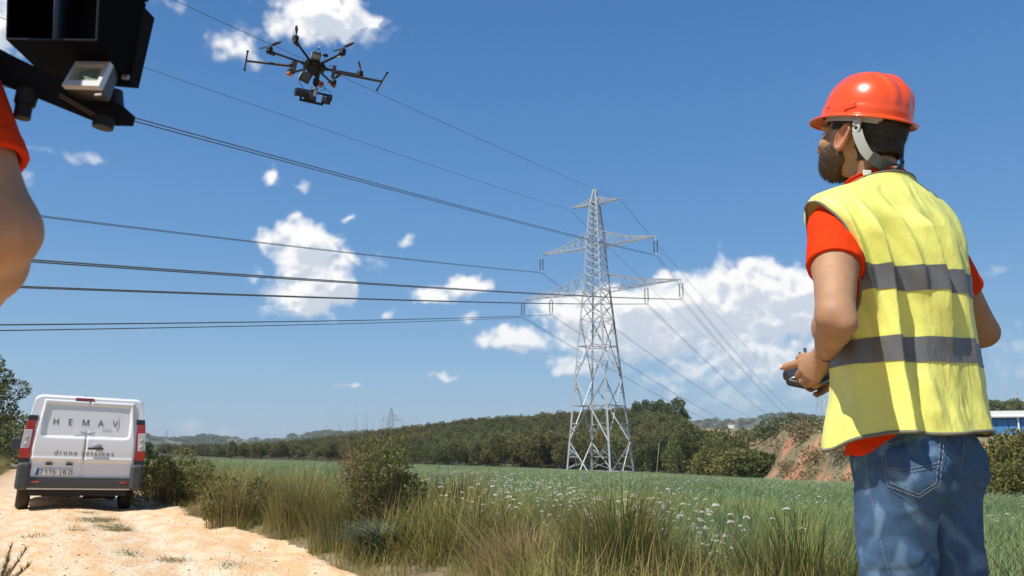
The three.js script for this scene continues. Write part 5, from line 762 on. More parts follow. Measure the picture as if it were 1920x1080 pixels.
    for (const e of [3, 9]) line('stitching', [[1650 + e, 849], [1664 + e * 0.9, 914 - e], [1722, 934 - e], [1762 - e, 908 - e * 0.6], [1770 - e, 818]], pk, 0.0055);
    line('stitching', [[1662, 876], [1700, 880], [1762, 868]], pk, 0.0055); line('stitching', [[1662, 881], [1695, 887], [1762, 874]], pk, 0.0055);
    line('centre_seam', [[1806, 812], [1806, 850], [1800, 885]], jeans, 0.001); line('outer_seam', [[1622, 850], [1628, 900], [1640, 960], [1655, 1030], [1668, 1078]], jeans, 0.001); line('yoke_seam', [[1636, 843], [1650, 838], [1766, 806]], jeans, 0.001);
  }
  // ---- shirt
  const shirtRing = (a, h) => { const T = [[0.90, 0.166, 0.132, 0, 0], [0.95, 0.168, 0.13, 0.0, 0], [1.0, 0.16, 0.118, 0, 0], [1.1, 0.148, 0.102, 0, 0], [1.3, 0.158, 0.1, 0, 0], [1.4, 0.165, 0.096, 0, 0], [1.46, 0.16, 0.085, 0, 0.01], [1.515, 0.11, 0.07, 0, 0.022], [1.55, 0.066, 0.066, 0, 0.03]], u = h, ia = table(T.map((t) => [t[0], t[1]]), u), ib = table(T.map((t) => [t[0], t[2]]), u), fc = table(T.map((t) => [t[0], t[4]]), u), k = 1 + 0.02 * noise(Math.sin(a) * 3, u * 9, Math.cos(a) * 3); return B.p(ia * Math.sin(a) * k, U(u), fc - ib * Math.cos(a) * k); };
  const hemY = (a) => 0.94 + 0.045 * sstep(-80 * Math.PI / 180, 0, a) + 0.004 * noise(a * 5, 1, 1);
  add('shirt', loft(shirtRing, steps(-Math.PI, Math.PI, 72), [...steps(0.9, 1.5, 60), ...steps(1.505, 1.55, 12)], (a, h) => h - hemY(a)), redMat); const shirt = man.children[man.children.length - 1];
  { const cg = [], tilt = (a, h, k) => { const p = N.clone().addScaledVector(B.R, Math.sin(a) * (0.067 + k)).addScaledVector(B.F, -Math.cos(a) * (0.067 + k)); p.y += h - 0.036 + 0.012 * Math.cos(a); return p; }; add('collar', mergeGeometries([loft((a, h) => tilt(a, h, 0.012 - h * 0.22), steps(-2.7, 2.7, 48), steps(-0.012, 0.02, 5), () => 1), loft((a, h) => tilt(a, h, 0.004 + (0.02 - h) * 0.32 ), steps(-2.7, 2.7, 48), steps(-0.006, 0.02, 5), () => 1)]), redMat, shirt); add('collar_label', rbox(0.022, 0.014, 0.004, 0.002).applyMatrix4(new THREE.Matrix4().makeRotationY(0.1)).translate(M(1626, 324, 1.615).x, M(1626, 324, 1.615).y, M(1626, 324, 1.615).z), std(0.75, 0.75, 0.72, 0.7), shirt); add('collar_edge', tube(steps(-2.7, 2.7, 40).map((a) => tilt(a, 0.02, 0.0075)), 0.004, 80, 8), redMat, shirt); }
  const sleeve = (s, e, len) => { const dir = e.clone().sub(s).normalize(), end = s.clone().addScaledVector(dir, len), w0 = 0.063, w1 = 0.061; return [(x, y, z) => { const wr = 0.004 * noise(x * 16, y * 16, z * 16) + 0.003 * noise(x * 40, y * 25, z * 40), t = (x - end.x) * dir.x + (y - end.y) * dir.y + (z - end.z) * dir.z, band = Math.abs(t + 0.014) < 0.014 ? 0.0016 : 0; let o = cone(x, y, z, s, end.clone().addScaledVector(dir, 0.06), w0, w1) - wr - band, i = cone(x, y, z, s.clone().addScaledVector(dir, 0.05), end.clone().addScaledVector(dir, 0.08), w0 - 0.009, w1 - 0.009) - wr; o = smax(o, t, 0.003); return smax(o, -i, 0.003) * 0.9; }, end]; };
  for (const [s, e, l] of [[shL, elL, 0.155], [shR, elR, 0.155]]) { const [f, end] = sleeve(s, e, l), [a, b] = bounds([s, end], 0.1); add('sleeve', skin(f, a, b, 0.0042), redMat, shirt); }
  // ---- vest
  const crease = dataTex(512, (u, v) => { const rd = (f, s) => 1 - Math.abs(tnoise(u, v, f, s)) * 2.2, k = 0.55 * rd(8, 3) ** 3 + 0.3 * rd(20, 7) ** 3 + 0.1 * tnoise(u, v, 90, 2); return [k, k, k]; }, false, 3, 2.2);
  const yellow = phys(0.9, 0.91, 0.22, 0.44, { transmission: 0.12, specularIntensity: 0.8, bumpMap: crease, bumpScale: 0.0005 }), piping = std(0.17, 0.16, 0.12, 0.8), reflect = std(0.145, 0.15, 0.155, 0.42, { metalness: 0.1 });
  const VT = [[0.95, 0.2, 0.152, 0.012, 0.0], [1.05, 0.192, 0.143, 0.012, 0.0], [1.2, 0.19, 0.137, 0.01, 0], [1.3, 0.2, 0.138, 0.004, -0.002], [1.37, 0.214, 0.135, -0.004, -0.003], [1.42, 0.23, 0.128, -0.01, -0.002], [1.452, 0.243, 0.118, -0.014, 0.002], [1.48, 0.24, 0.107, -0.014, 0.006], [1.506, 0.205, 0.098, -0.008, 0.01], [1.528, 0.165, 0.088, 0, 0.016], [1.546, 0.118, 0.083, 0, 0.022], [1.562, 0.082, 0.08, 0, 0.024]];
  const col = (k) => VT.map((t) => [t[0], t[k]]), [va, vb, vr, vf] = [col(1), col(2), col(3), col(4)], smoothT = (t, u) => (table(t, u - 0.012) + 2 * table(t, u) + table(t, u + 0.012)) / 4;
  const D = Math.PI / 180;
  const ridge = (a, a0, wl, wr) => { const x = a - a0; return x < 0 ? Math.exp(-((x / wl) ** 2)) : Math.exp(-((x / wr) ** 2)) - 0.32 * Math.exp(-(((x - 3.4 * wr) / (2.4 * wr)) ** 2)); };
  const folds = (a, u) => {
    const w = 1 + 0.25 * noise(u * 7, 2, 1); let k = 0;
    k += 0.042 * ridge(a, (-47 + (1.2 - u) * 4 + 3 * noise(u * 4, 1, 5)) * D, 14 * D * w, 3 * D) * sstep(1.49, 1.38, u);
    k += 0.034 * ridge(a, (-64 + 14 * (1.5 - u)) * D, 10 * D, 2.6 * D) * sstep(1.48, 1.41, u) * sstep(1.18, 1.34, u);
    k += 0.02 * ridge(a, (-30 + 30 * (1.45 - u)) * D, 10 * D, 3 * D) * sstep(1.5, 1.42, u) * sstep(1.24, 1.32, u);
    k += 0.036 * ridge(a, (-13 + 18 * (1.42 - u)) * D, 12 * D, 3.5 * D) * sstep(1.46, 1.4, u) * sstep(1.12, 1.28, u);
    k += 0.012 * ridge(a, (14 + 10 * (1.4 - u)) * D, 12 * D, 5 * D) * sstep(1.5, 1.38, u);
    k += 0.02 * ridge(a, (-78 + 10 * noise(u * 5, 3, 2)) * D, 16 * D, 7 * D) * sstep(1.2, 1.08, u);
    k += 0.012 * ridge(a, (-30 + 60 * (1.1 - u)) * D, 8 * D, 5 * D) * sstep(1.13, 1.07, u) * sstep(0.98, 1.03, u);
    k += 0.009 * noise(a * 3.2, u * 4, 1) + 0.003 * noise(a * 8 + u * 12, u * 14, 3) + 0.004 * Math.max(0, noise(a * 14 + u * 9, u * 22, 6)) * sstep(-60 * D, 0, a) + 0.0005 * noise(a * 60, u * 90, 2);
    k += 0.03 * sstep(1.12, 0.95, u) * Math.max(0, Math.cos(a + 110 * D)) ** 2;
    return k * sstep(1.558, 1.49, u);
  };
  const vestP = (a, u, lift = 0) => { const ra = smoothT(va, u), rb = smoothT(vb, u), c = Math.cos(a), s = Math.sin(a), e = 0.9, q = Math.pow(Math.abs(s) ** (2 / e) + Math.abs(c) ** (2 / e), -e / 2), k = folds(a, u) + lift, n = Math.hypot(s / ra, c / rb); return B.p(smoothT(vr, u) + s * ra * q + s / ra / n * k, U(u - 0.018 * (1 - c) * sstep(1.49, 1.562, u)), smoothT(vf, u) - c * rb * q - c / rb / n * k); };
  const hem = (a) => 0.985 - 0.032 * Math.max(0, Math.cos(a + 118 * D)) ** 3 + 0.004 * Math.sin(a * 4), side = (a, u, s) => { const x = (a - s * 97 * D) / (31 * D), y = (u - 1.36) / (u > 1.36 ? 0.115 : 0.15); return Math.pow(Math.abs(x) ** 2.4 + Math.abs(y) ** 2.4, 1 / 2.4) - 1; };
  const keepV = (a, u) => Math.min((u - hem(a)) * 10, side(a, u, -1), side(a, u, 1));
  const angs = [...steps(-Math.PI, -1.75, 50), ...steps(-1.74, 0.6, 240), ...steps(0.61, Math.PI, 70)], hs = [...steps(0.94, 1.46, 150), ...steps(1.4635, 1.56, 34)];
  add('reflective_vest', loft((a, u) => vestP(a, u), angs, hs, keepV), yellow); const vest = man.children[man.children.length - 1];
  for (const uc of [1.152, 1.298]) add('reflective_band', loft((a, u) => vestP(a, u, 0.0022), angs, steps(uc - 0.03, uc + 0.03, 24), (a, u) => Math.min(keepV(a, u), (0.0255 - Math.abs(u - uc - 0.004 * noise(a * 3, uc * 9, 1))) * 10)), reflect, vest);
  add('hem_piping', tube(steps(-Math.PI, Math.PI, 180).map((a) => vestP(a, hem(a) + 0.001, 0.0005)), 0.0042, 400, 6), piping, vest);
  for (const s of [-1, 1]) add('armhole_piping', tube(steps(0, 2 * Math.PI, 90).map((t) => { const c = Math.cos(t), q = Math.sin(t), k = Math.pow(Math.abs(c) ** 2.4 + Math.abs(q) ** 2.4, -1 / 2.4), u = 1.36 + q * k * (q > 0 ? 0.115 : 0.15); return vestP(s * 97 * D + c * k * 31 * D, u, 0.0005); }), 0.0034, 260, 6), piping, vest);
  add('neck_piping', tube(steps(-Math.PI, Math.PI, 60).map((a) => vestP(a, 1.559, 0.001)), 0.0028, 140, 6), piping, vest);
  // ---- boots
  for (const [a, s] of [[anL, -1], [anR, 1]]) { const bf = (x, y, z) => { const p = new Frame(V3(a.x, gy, a.z), 0.47).loc(x, y, z); let m = ell(p, [0, 0.045, 0.07], [0.05, 0.05, 0.135]); m = smin(m, ell(p, [0, 0.09, -0.01], [0.052, 0.09, 0.06]), 0.03); return smax(m, 0.004 - p[1], 0.006); }; const [l, h] = bounds([V3(a.x, gy + 0.08, a.z)], 0.24); add('boot', skin(bf, l, h, 0.011), std(0.06, 0.045, 0.035, 0.7)); }
  // ---- controller in his hands
  const C = B.p(0.075, U(1.138), 0.345), ctl = thing('remote_controller', 'black drone remote controller with wire handle held in front of the yellow vest', 'controller', C); ctl.rotation.y = 0.47; ctl.rotation.x = 0.25;
  const blk = std(0.02, 0.021, 0.023, 0.45), met = std(0.35, 0.34, 0.33, 0.35, { metalness: 0.7 });
  part('case', rbox(0.15, 0.11, 0.036, 0.015).rotateX(-Math.PI / 2).translate(0, 0, 0), blk, ctl); for (const s of [-1, 1]) { part('grip', rbox(0.028, 0.09, 0.04, 0.013).rotateX(-Math.PI / 2).translate(s * 0.07, -0.008, 0.012), blk, ctl); const st = part('stick', merged([rod(V3(s * 0.05, 0.02, -0.005), V3(s * 0.052, 0.058, -0.012), 0.0035, 0.003), rod(V3(s * 0.052, 0.052, -0.011), V3(s * 0.0525, 0.062, -0.0125), 0.006, 0.005)]), met, ctl); }
  ctl.updateMatrixWorld(true); const cl = (v) => ctl.worldToLocal(v);
  part('antenna', rod(cl(M(1511, 676, 1.82)), cl(M(1509, 653, 1.83)), 0.0045, 0.004), blk, ctl); part('switch', rod(cl(M(1503, 674, 1.82)), cl(M(1499, 661, 1.83)), 0.0035, 0.003), blk, ctl);
  part('wire_handle', tube([M(1532, 702, 1.82), M(1506, 704, 1.84), M(1481, 711, 1.85), M(1504, 717, 1.80), M(1527, 722, 1.765), M(1560, 712, 1.80)].map(cl), 0.0028, 60, 8), met, ctl);
}
// ---------------------------------------------------------------- hexacopter
{
  const P = at(590, 124, 7.6), t = thing('hexacopter_drone', 'black six-rotor drone hovering with a camera slung under it', 'drone', P); t.rotation.set(0, 0.25, -0.13, 'ZYX');
  const carbon = std(0.018, 0.019, 0.021, 0.4), blk = std(0.012, 0.012, 0.013, 0.6), metal = std(0.3, 0.3, 0.31, 0.35, { metalness: 0.6 }), white = std(0.75, 0.75, 0.72, 0.5), orange = std(0.75, 0.16, 0.03, 0.4), red = std(0.5, 0.07, 0.03, 0.4), brown = std(0.12, 0.09, 0.06, 0.6);
  const Y = 0.25;                                                        // yaw of the group, so arm angles are given in view
  const dir = (deg) => { const a = deg * Math.PI / 180 + Y; return V3(Math.cos(a), 0, Math.sin(a)); };   // z is towards the camera
  const hex = (r0, y0, r1, y1, n = 6) => new THREE.CylinderGeometry(r0, r1, Math.abs(y0 - y1), n).rotateY(0.2).translate(0, (y0 + y1) / 2, 0);
  part('centre_plate', hex(0.115, 0.02, 0.115, 0.012), carbon, t); part('centre_plate', hex(0.125, -0.018, 0.12, -0.028), carbon, t); part('hub_frame', hex(0.1, 0.011, 0.105, -0.017), blk, t); part('lower_bay', hex(0.085, -0.029, 0.06, -0.085, 8), blk, t);
  [101, 41, -19, -79, -139, 161].forEach((a, i) => {
    const d = dir(a), arm = new THREE.Group(); arm.name = 'arm'; t.add(arm); const e = d.clone().multiplyScalar(0.46).setY(0.03);
    part('tube', rod(d.clone().multiplyScalar(0.1), e, 0.0125, 0.0115, 12), carbon, arm); part('joint', rod(d.clone().multiplyScalar(0.1), d.clone().multiplyScalar(0.135).setY(0.002), 0.02, 0.018, 12), blk, arm);
    const mot = part('motor', merged([new THREE.CylinderGeometry(0.03, 0.032, 0.028, 20).translate(e.x, e.y + 0.03, e.z), new THREE.CylinderGeometry(0.024, 0.033, 0.02, 20).translate(e.x, e.y + 0.005, e.z), new THREE.CylinderGeometry(0.008, 0.012, 0.02, 12).translate(e.x, e.y + 0.054, e.z)]), blk, arm);
    part('motor_mount', rod(d.clone().multiplyScalar(0.40).setY(0.018), d.clone().multiplyScalar(0.485).setY(0.024), 0.02, 0.023, 12), blk, arm);
    part('arm_light', rbox(0.022, 0.012, 0.05, 0.004).rotateY(Math.atan2(d.x, d.z)).translate(d.x * 0.42, 0.002, d.z * 0.42), i === 4 ? orange : i === 3 ? red : i === 1 || i === 2 ? white : brown, arm);
    if (i === 4) part('lamp_cover', new THREE.SphereGeometry(0.036, 16, 10).scale(1, 0.55, 1).translate(e.x, e.y - 0.012, e.z), orange, arm); if (i === 3) part('lamp_cover', new THREE.SphereGeometry(0.03, 16, 10).scale(1, 0.55, 1).translate(e.x, e.y - 0.012, e.z), red, arm);
    // two blades at rest
    const pr = new THREE.Group(); pr.name = 'propeller'; pr.position.set(e.x, e.y + 0.062, e.z); pr.rotation.y = [1.35, 1.9, 1.15, 1.7, 1.5, 2.0][i] + Y; arm.add(pr);
    for (const s of [0, Math.PI]) { const g = new Geo(), n = 14; for (let k = 0; k <= n; k++) { const u = k / n, x = mix(0.018, 0.185, u), c = 0.014 * (0.5 + 1.6 * u) * (1 - u ** 5) * (1 - 0.45 * u) + 0.002, tw = mix(0.45, 0.14, u); for (const [a2, b2] of [[-1, 0.0006], [1, 0.0006], [1, -0.0006], [-1, -0.0006]]) g.v(x, a2 * c * Math.sin(tw) + b2 + 0.006 * u * u, a2 * c * Math.cos(tw)); } for (let k = 0; k < n; k++) for (let q = 0; q < 4; q++) { const A = k * 4 + q, Bq = k * 4 + (q + 1) % 4; g.quad(A, Bq, Bq + 4, A + 4); } const b = part('blade', toCreasedNormals(g.build(true), 0.6), std(0.06, 0.06, 0.065, 0.4), pr); b.rotation.y = s; }
  });
  // retracted landing gear: leg out to each side with a cross skid
  for (const [s, yy] of [[-1, 0], [1, 0]]) {
    const L = new THREE.Group(); L.name = 'landing_leg'; t.add(L); const ax = dir(s < 0 ? 178 : -6).multiplyScalar(1), a = ax.clone().multiplyScalar(0.2).setY(-0.032), e = ax.clone().multiplyScalar(0.7).setY(-0.045), z = dir(68);
    part('leg_tube', rod(a, e, 0.014, 0.0125, 12), carbon, L); part('hinge', bar(a.clone().add(V3(0, 0.07, 0)), a.clone().add(V3(0, -0.065, 0)), 0.03, 0.035), blk, L); part('servo_arm', rod(a.clone().add(V3(-s * 0.03, 0.065, 0)), ax.clone().multiplyScalar(0.14).setY(0.03), 0.006), blk, L); part('clamp', rod(ax.clone().multiplyScalar(0.225).setY(-0.02), ax.clone().multiplyScalar(0.255).setY(-0.021), 0.02), blk, L);
    const b0 = e.clone().addScaledVector(z, 0.235), b1 = e.clone().addScaledVector(z, -0.235); b0.y += 0.0; part('skid', rod(b0, b1, 0.0085, 0.0085, 10), carbon, L); for (const q of [b0, b1]) part('skid_end', new THREE.SphereGeometry(0.014, 10, 8).translate(q.x, q.y, q.z), blk, L);
  }
  // on top: battery, GPS mast, white receiver
  part('battery', rbox(0.085, 0.09, 0.14, 0.012, 0.0, 0.075, 0.02), blk, t); part('battery_label', rbox(0.006, 0.07, 0.1, 0.002, -0.047, 0.08, 0.03), white, t); part('electronics_box', rbox(0.07, 0.05, 0.03, 0.006, 0.01, 0.05, 0.1), brown, t); part('strap', rbox(0.09, 0.012, 0.145, 0.004, 0, 0.075, 0.02), metal, t);
  for (const x of [-0.03, 0.04]) part('mast', rod(V3(x * 1.2, 0.1, 0.04), V3(0.012, 0.19, 0.04), 0.0035), blk, t); part('antenna_tip', new THREE.SphereGeometry(0.011, 10, 8).translate(0.012, 0.195, 0.04), white, t);
  part('gps_puck', merged([new THREE.CylinderGeometry(0.028, 0.03, 0.012, 20).translate(0.085, 0.135, 0.02), rod(V3(0.085, 0.02, 0.02), V3(0.085, 0.13, 0.02), 0.003)]), blk, t);
  // below: transmitter box, gimbal post, gimbal frame and camera
  part('transmitter_box', rbox(0.1, 0.1, 0.05, 0.006, 0, 0, 0).rotateZ(-0.3).translate(-0.065, -0.15, 0.02), blk, t); part('transmitter_label', rbox(0.008, 0.075, 0.04, 0.003, 0, 0, 0).rotateZ(-0.3).translate(-0.12, -0.15, 0.03), white, t); part('battery_pack', rbox(0.05, 0.045, 0.05, 0.01, 0.095, -0.175, 0), red, t);
  const gm = new THREE.Group(); gm.name = 'gimbal'; gm.position.set(0.045, -0.08, 0); t.add(gm);
  part('post', merged([rod(V3(0, 0, 0), V3(0, -0.17, 0), 0.024, 0.02, 14), rod(V3(0, -0.06, 0), V3(0, -0.11, 0), 0.034, 0.034, 14)]), blk, gm); part('yaw_motor', rod(V3(0, -0.15, 0), V3(0, -0.185, 0), 0.036, 0.036, 18), metal, gm);
  part('cross_frame', merged([bar(V3(-0.17, -0.2, 0), V3(0.17, -0.2, 0), 0.018, 0.018), bar(V3(-0.12, -0.31, 0), V3(0.1, -0.31, 0), 0.02, 0.022), bar(V3(-0.12, -0.2, 0), V3(-0.12, -0.32, 0), 0.02, 0.02), bar(V3(0.1, -0.2, 0), V3(0.1, -0.32, 0), 0.02, 0.02)]), blk, gm);
  part('camera_body', rbox(0.12, 0.085, 0.07, 0.012, -0.03, -0.255, 0), blk, gm); part('camera_lens', merged([rod(V3(-0.08, -0.245, 0.02), V3(-0.165, -0.26, 0.05), 0.042, 0.036, 20), rod(V3(-0.165, -0.26, 0.05), V3(-0.18, -0.262, 0.055), 0.04, 0.04, 20)]), std(0.02, 0.018, 0.016, 0.3), gm); part('side_motor', rod(V3(0.13, -0.225, 0), V3(0.185, -0.225, 0), 0.034, 0.034, 18), blk, gm); part('second_camera', rbox(0.09, 0.06, 0.06, 0.01, 0.13, -0.265, 0.01), blk, gm); part('camera_mount', rbox(0.035, 0.07, 0.03, 0.006, 0.015, -0.225, 0.03), metal, gm);
  part('cable', tube([V3(-0.06, -0.07, 0.02), V3(-0.14, -0.09, 0.03), V3(-0.16, -0.14, 0.03), V3(-0.11, -0.19, 0.02)], 0.0035, 30, 6), blk, gm); part('cable', tube([V3(0.03, -0.1, 0.02), V3(0.09, -0.12, 0.03), V3(0.1, -0.16, 0.02), V3(0.05, -0.17, 0.02)], 0.0035, 30, 6), blk, gm); part('cable', tube([V3(0.04, -0.14, 0.02), V3(0.11, -0.15, 0.03), V3(0.16, -0.18, 0.02), V3(0.16, -0.21, 0.01)], 0.003, 30, 6), blk, gm);
}
// ---------------------------------------------------------------- hooded monitor on its bracket
{
  const blk = phys(0.006, 0.006, 0.007, 0.6, { specularIntensity: 0.25 }), felt = phys(0.004, 0.004, 0.0045, 0.95, { specularIntensity: 0.08 }), gm = phys(0.012, 0.012, 0.013, 0.55, { specularIntensity: 0.4 }), alu = std(0.3, 0.3, 0.31, 0.4, { metalness: 0.5 });
  const quadSlab = (p, th) => { const n = p[1].clone().sub(p[0]).cross(p[3].clone().sub(p[0])).normalize().multiplyScalar(th / 2), g = new Geo(); for (const s of [1, -1]) for (const q of p) { const v = q.clone().addScaledVector(n, s); g.v(v.x, v.y, v.z); } g.quad(0, 1, 2, 3); g.quad(7, 6, 5, 4); for (let k = 0; k < 4; k++) { const a = k, b = (k + 1) % 4; g.quad(a, a + 4, b + 4, b); } return toCreasedNormals(g.build(true), 0.3); };
  const org = at(240, 170, 1.05), rig = thing('field_monitor', 'black video monitor with a folding sun hood on a bracket', 'monitor', org), add = (n, g, m, p) => part(n, g.translate(-org.x, -org.y, -org.z), m, p ?? rig);
  const mN = [at(272, 8, 1.06), at(241, 158, 1.06), at(92, 148, 1.22), at(104, -75, 1.22)], oN = [at(188, -60, 0.92), at(181, 76, 0.92), at(13, 73, 1.10), at(17, -110, 1.10)];
  const pr = at;
  { const front = [pr(266, 8, 1.05), pr(224, 163, 1.05), pr(92, 150, 1.24), pr(108, -80, 1.24)], rear = [pr(290, 34, 1.075), pr(260, 166, 1.075), pr(122, 152, 1.27), pr(140, -70, 1.27)], g = new Geo(); for (const q of [...front, ...rear]) g.v(q.x, q.y, q.z); g.quad(3, 2, 1, 0); g.quad(4, 5, 6, 7); for (let k = 0; k < 4; k++) { const a = k, b = (k + 1) % 4; g.quad(a, b, b + 4, a + 4); } add('monitor_body', toCreasedNormals(g.build(true), 0.3), blk); }
  for (let k = 0; k < 4; k++) { const a = k, b = (k + 1) % 4; add('hood_panel', quadSlab([oN[a], oN[b], mN[b], mN[a]], 0.003), felt); }
  add('hood_edge', rod(oN[0], oN[1], 0.0016, 0.0016, 8), gm); add('hood_edge', rod(oN[1], oN[2], 0.0014, 0.0014, 8), gm);
  add('aerial_stub', rod(at(258, 26, 1.08), at(262, 2, 1.08), 0.006, 0.006), gm); add('aerial_knob', rod(at(253, 3, 1.08), at(276, -4, 1.08), 0.006, 0.005), gm);
  // bracket plate under it
  const pl = [[-60, 80], [0, 108], [30, 124], [112, 162], [228, 214], [250, 234]], plb = [[250, 237], [214, 236], [172, 226], [84, 190], [0, 157], [-60, 132]];
  { const top = [...pl, ...plb].map(([x, y]) => at(x, y, 1.02)), n = V3(0, 0.08, -0.02), g = new Geo(), N = top.length; for (const s of [0, 1]) for (const q of top) { const v = q.clone().addScaledVector(n, s * 0.16); g.v(v.x, v.y, v.z); } const tris = THREE.ShapeUtils.triangulateShape([...pl, ...plb].map(([x, y]) => new THREE.Vector2(x, -y)), []); for (const [a, b, c] of tris) { g.tri(a, b, c); g.tri(a + N, c + N, b + N); } for (let k = 0; k < N; k++) { const a = k, b = (k + 1) % N; g.quad(a, b, b + N, a + N); } add('bracket_plate', toCreasedNormals(g.build(true), 0.3), phys(0.012, 0.011, 0.010, 0.75, { specularIntensity: 0.3 })); }
  add('slot_edge', rod(at(112, 176, 1.013), at(178, 214, 1.013), 0.0012, 0.0012, 6), std(0.12, 0.09, 0.06, 0.5)); add('slot_edge', rod(at(112, 181, 1.013), at(172, 216, 1.013), 0.0012, 0.0012, 6), std(0.12, 0.09, 0.06, 0.5));
  const knob = (name, x0, y0, x1, y1, r) => add(name, rod(at(x0, y0, 1.0), at(x1, y1, 1.0), r, r * 0.96, 24), gm);
  knob('clamp_knob', 53, 170, 46, 196, 0.0135); knob('clamp_knob', 46, 192, 41, 222, 0.0105); knob('clamp_knob', 196, 222, 192, 240, 0.0135);
  add('arm_post', rod(at(216, 214, 1.06), at(214, 172, 1.06), 0.0125, 0.0115, 20), std(0.015, 0.016, 0.022, 0.5)); add('side_screw', rod(at(230, 144, 1.03), at(241, 145, 1.03), 0.0035, 0.0035), alu);
  // stand that carries the bracket, beside the operator
  { const hub = at(-60, 108, 1.02), foot = V3(hub.x, trackY(roadS(hub.x, 1.02), roadO(hub.x, 1.02)), hub.z); add('stand_pole', rod(V3(hub.x, foot.y + 0.02, hub.z), V3(hub.x, hub.y + 0.02, hub.z), 0.014, 0.011), gm); for (const a of [0.6, 2.7, 4.8]) { const f = V3(foot.x + Math.cos(a) * 0.3, 0, foot.z + Math.sin(a) * 0.3); f.y = trackY(roadS(f.x, -f.z), roadO(f.x, -f.z)) + 0.005; add('stand_leg', rod(V3(foot.x, foot.y + 0.45, foot.z), f, 0.01, 0.008), gm); } }
  // telemetry display on the bracket
  const o2 = at(170, 170, 1.0), dsp = thing('telemetry_display', 'small grey handheld display with pale green screen mounted under the monitor', 'display', o2), ad = (n, g, m, p) => part(n, g.translate(-o2.x, -o2.y, -o2.z), m, p ?? dsp);
  const c = [at(149, 124, 1.03), at(213, 125, 0.985), at(193, 169, 0.955), at(124, 167, 1.0)], nn = c[1].clone().sub(c[0]).cross(c[3].clone().sub(c[0])).normalize(), face = nn.dot(camera.position.clone().sub(c[0])) > 0 ? nn : nn.clone().negate();
  const bil = (s, t, lift) => c[0].clone().lerp(c[1], s).lerp(c[3].clone().lerp(c[2], s), t).addScaledVector(face, lift), silver = std(0.62, 0.63, 0.62, 0.4), cs = std(0.03, 0.034, 0.033, 0.55);
  { const g = new Geo(), e = at(225, 137, 1.05).sub(at(213, 125, 0.985)), e2 = at(205, 190, 0.99).sub(c[2]), bk = [c[0].clone().add(e), c[1].clone().add(e), c[2].clone().add(e2), c[3].clone().add(e2)]; for (const q of [...c, ...bk]) g.v(q.x, q.y, q.z); g.quad(0, 3, 2, 1); g.quad(4, 5, 6, 7); for (let k = 0; k < 4; k++) { const a = k, b = (k + 1) % 4; g.quad(a, b, b + 4, a + 4); } ad('case', toCreasedNormals(g.build(true), 0.3), cs); }
  const frameBar = (s0, t0, s1, t1) => { const P = [bil(s0, t0, 0.004), bil(s1, t0, 0.004), bil(s1, t1, 0.004), bil(s0, t1, 0.004)]; return quadSlab(P, 0.007); };
  ad('bezel', frameBar(-0.005, -0.02, 1.005, 0.13), silver); ad('bezel', frameBar(-0.005, 0.13, 0.09, 0.8), silver); ad('bezel', frameBar(0.9, 0.13, 1.005, 0.8), silver); ad('bezel', frameBar(-0.005, 0.8, 1.005, 1.02), silver);
  ad('screen', quadSlab([bil(0.085, 0.12, 0.002), bil(0.905, 0.12, 0.002), bil(0.905, 0.805, 0.002), bil(0.085, 0.805, 0.002)], 0.002), phys(0.33, 0.37, 0.22, 0.2, { clearcoat: 0.6 }));
  ad('readout', quadSlab([bil(0.3, 0.22, 0.0035), bil(0.7, 0.22, 0.0035), bil(0.66, 0.6, 0.0035), bil(0.28, 0.6, 0.0035)], 0.0006), std(0.16, 0.21, 0.16, 0.5)); for (let k = 0; k < 4; k++) ad('readout_line', quadSlab([bil(0.33, 0.27 + k * 0.08, 0.0042), bil(0.66, 0.27 + k * 0.08, 0.0042), bil(0.66, 0.295 + k * 0.08, 0.0042), bil(0.33, 0.295 + k * 0.08, 0.0042)], 0.0004), std(0.3, 0.36, 0.28, 0.5)); ad('readout_bar', quadSlab([bil(0.36, 0.65, 0.0035), bil(0.62, 0.65, 0.0035), bil(0.6, 0.73, 0.0035), bil(0.35, 0.73, 0.0035)], 0.0006), std(0.2, 0.25, 0.17, 0.5));
  ad('case_badge', rod(at(178, 178, 0.95), at(190, 177, 0.95), 0.0013, 0.0013, 6), std(0.7, 0.7, 0.7, 0.5));
}
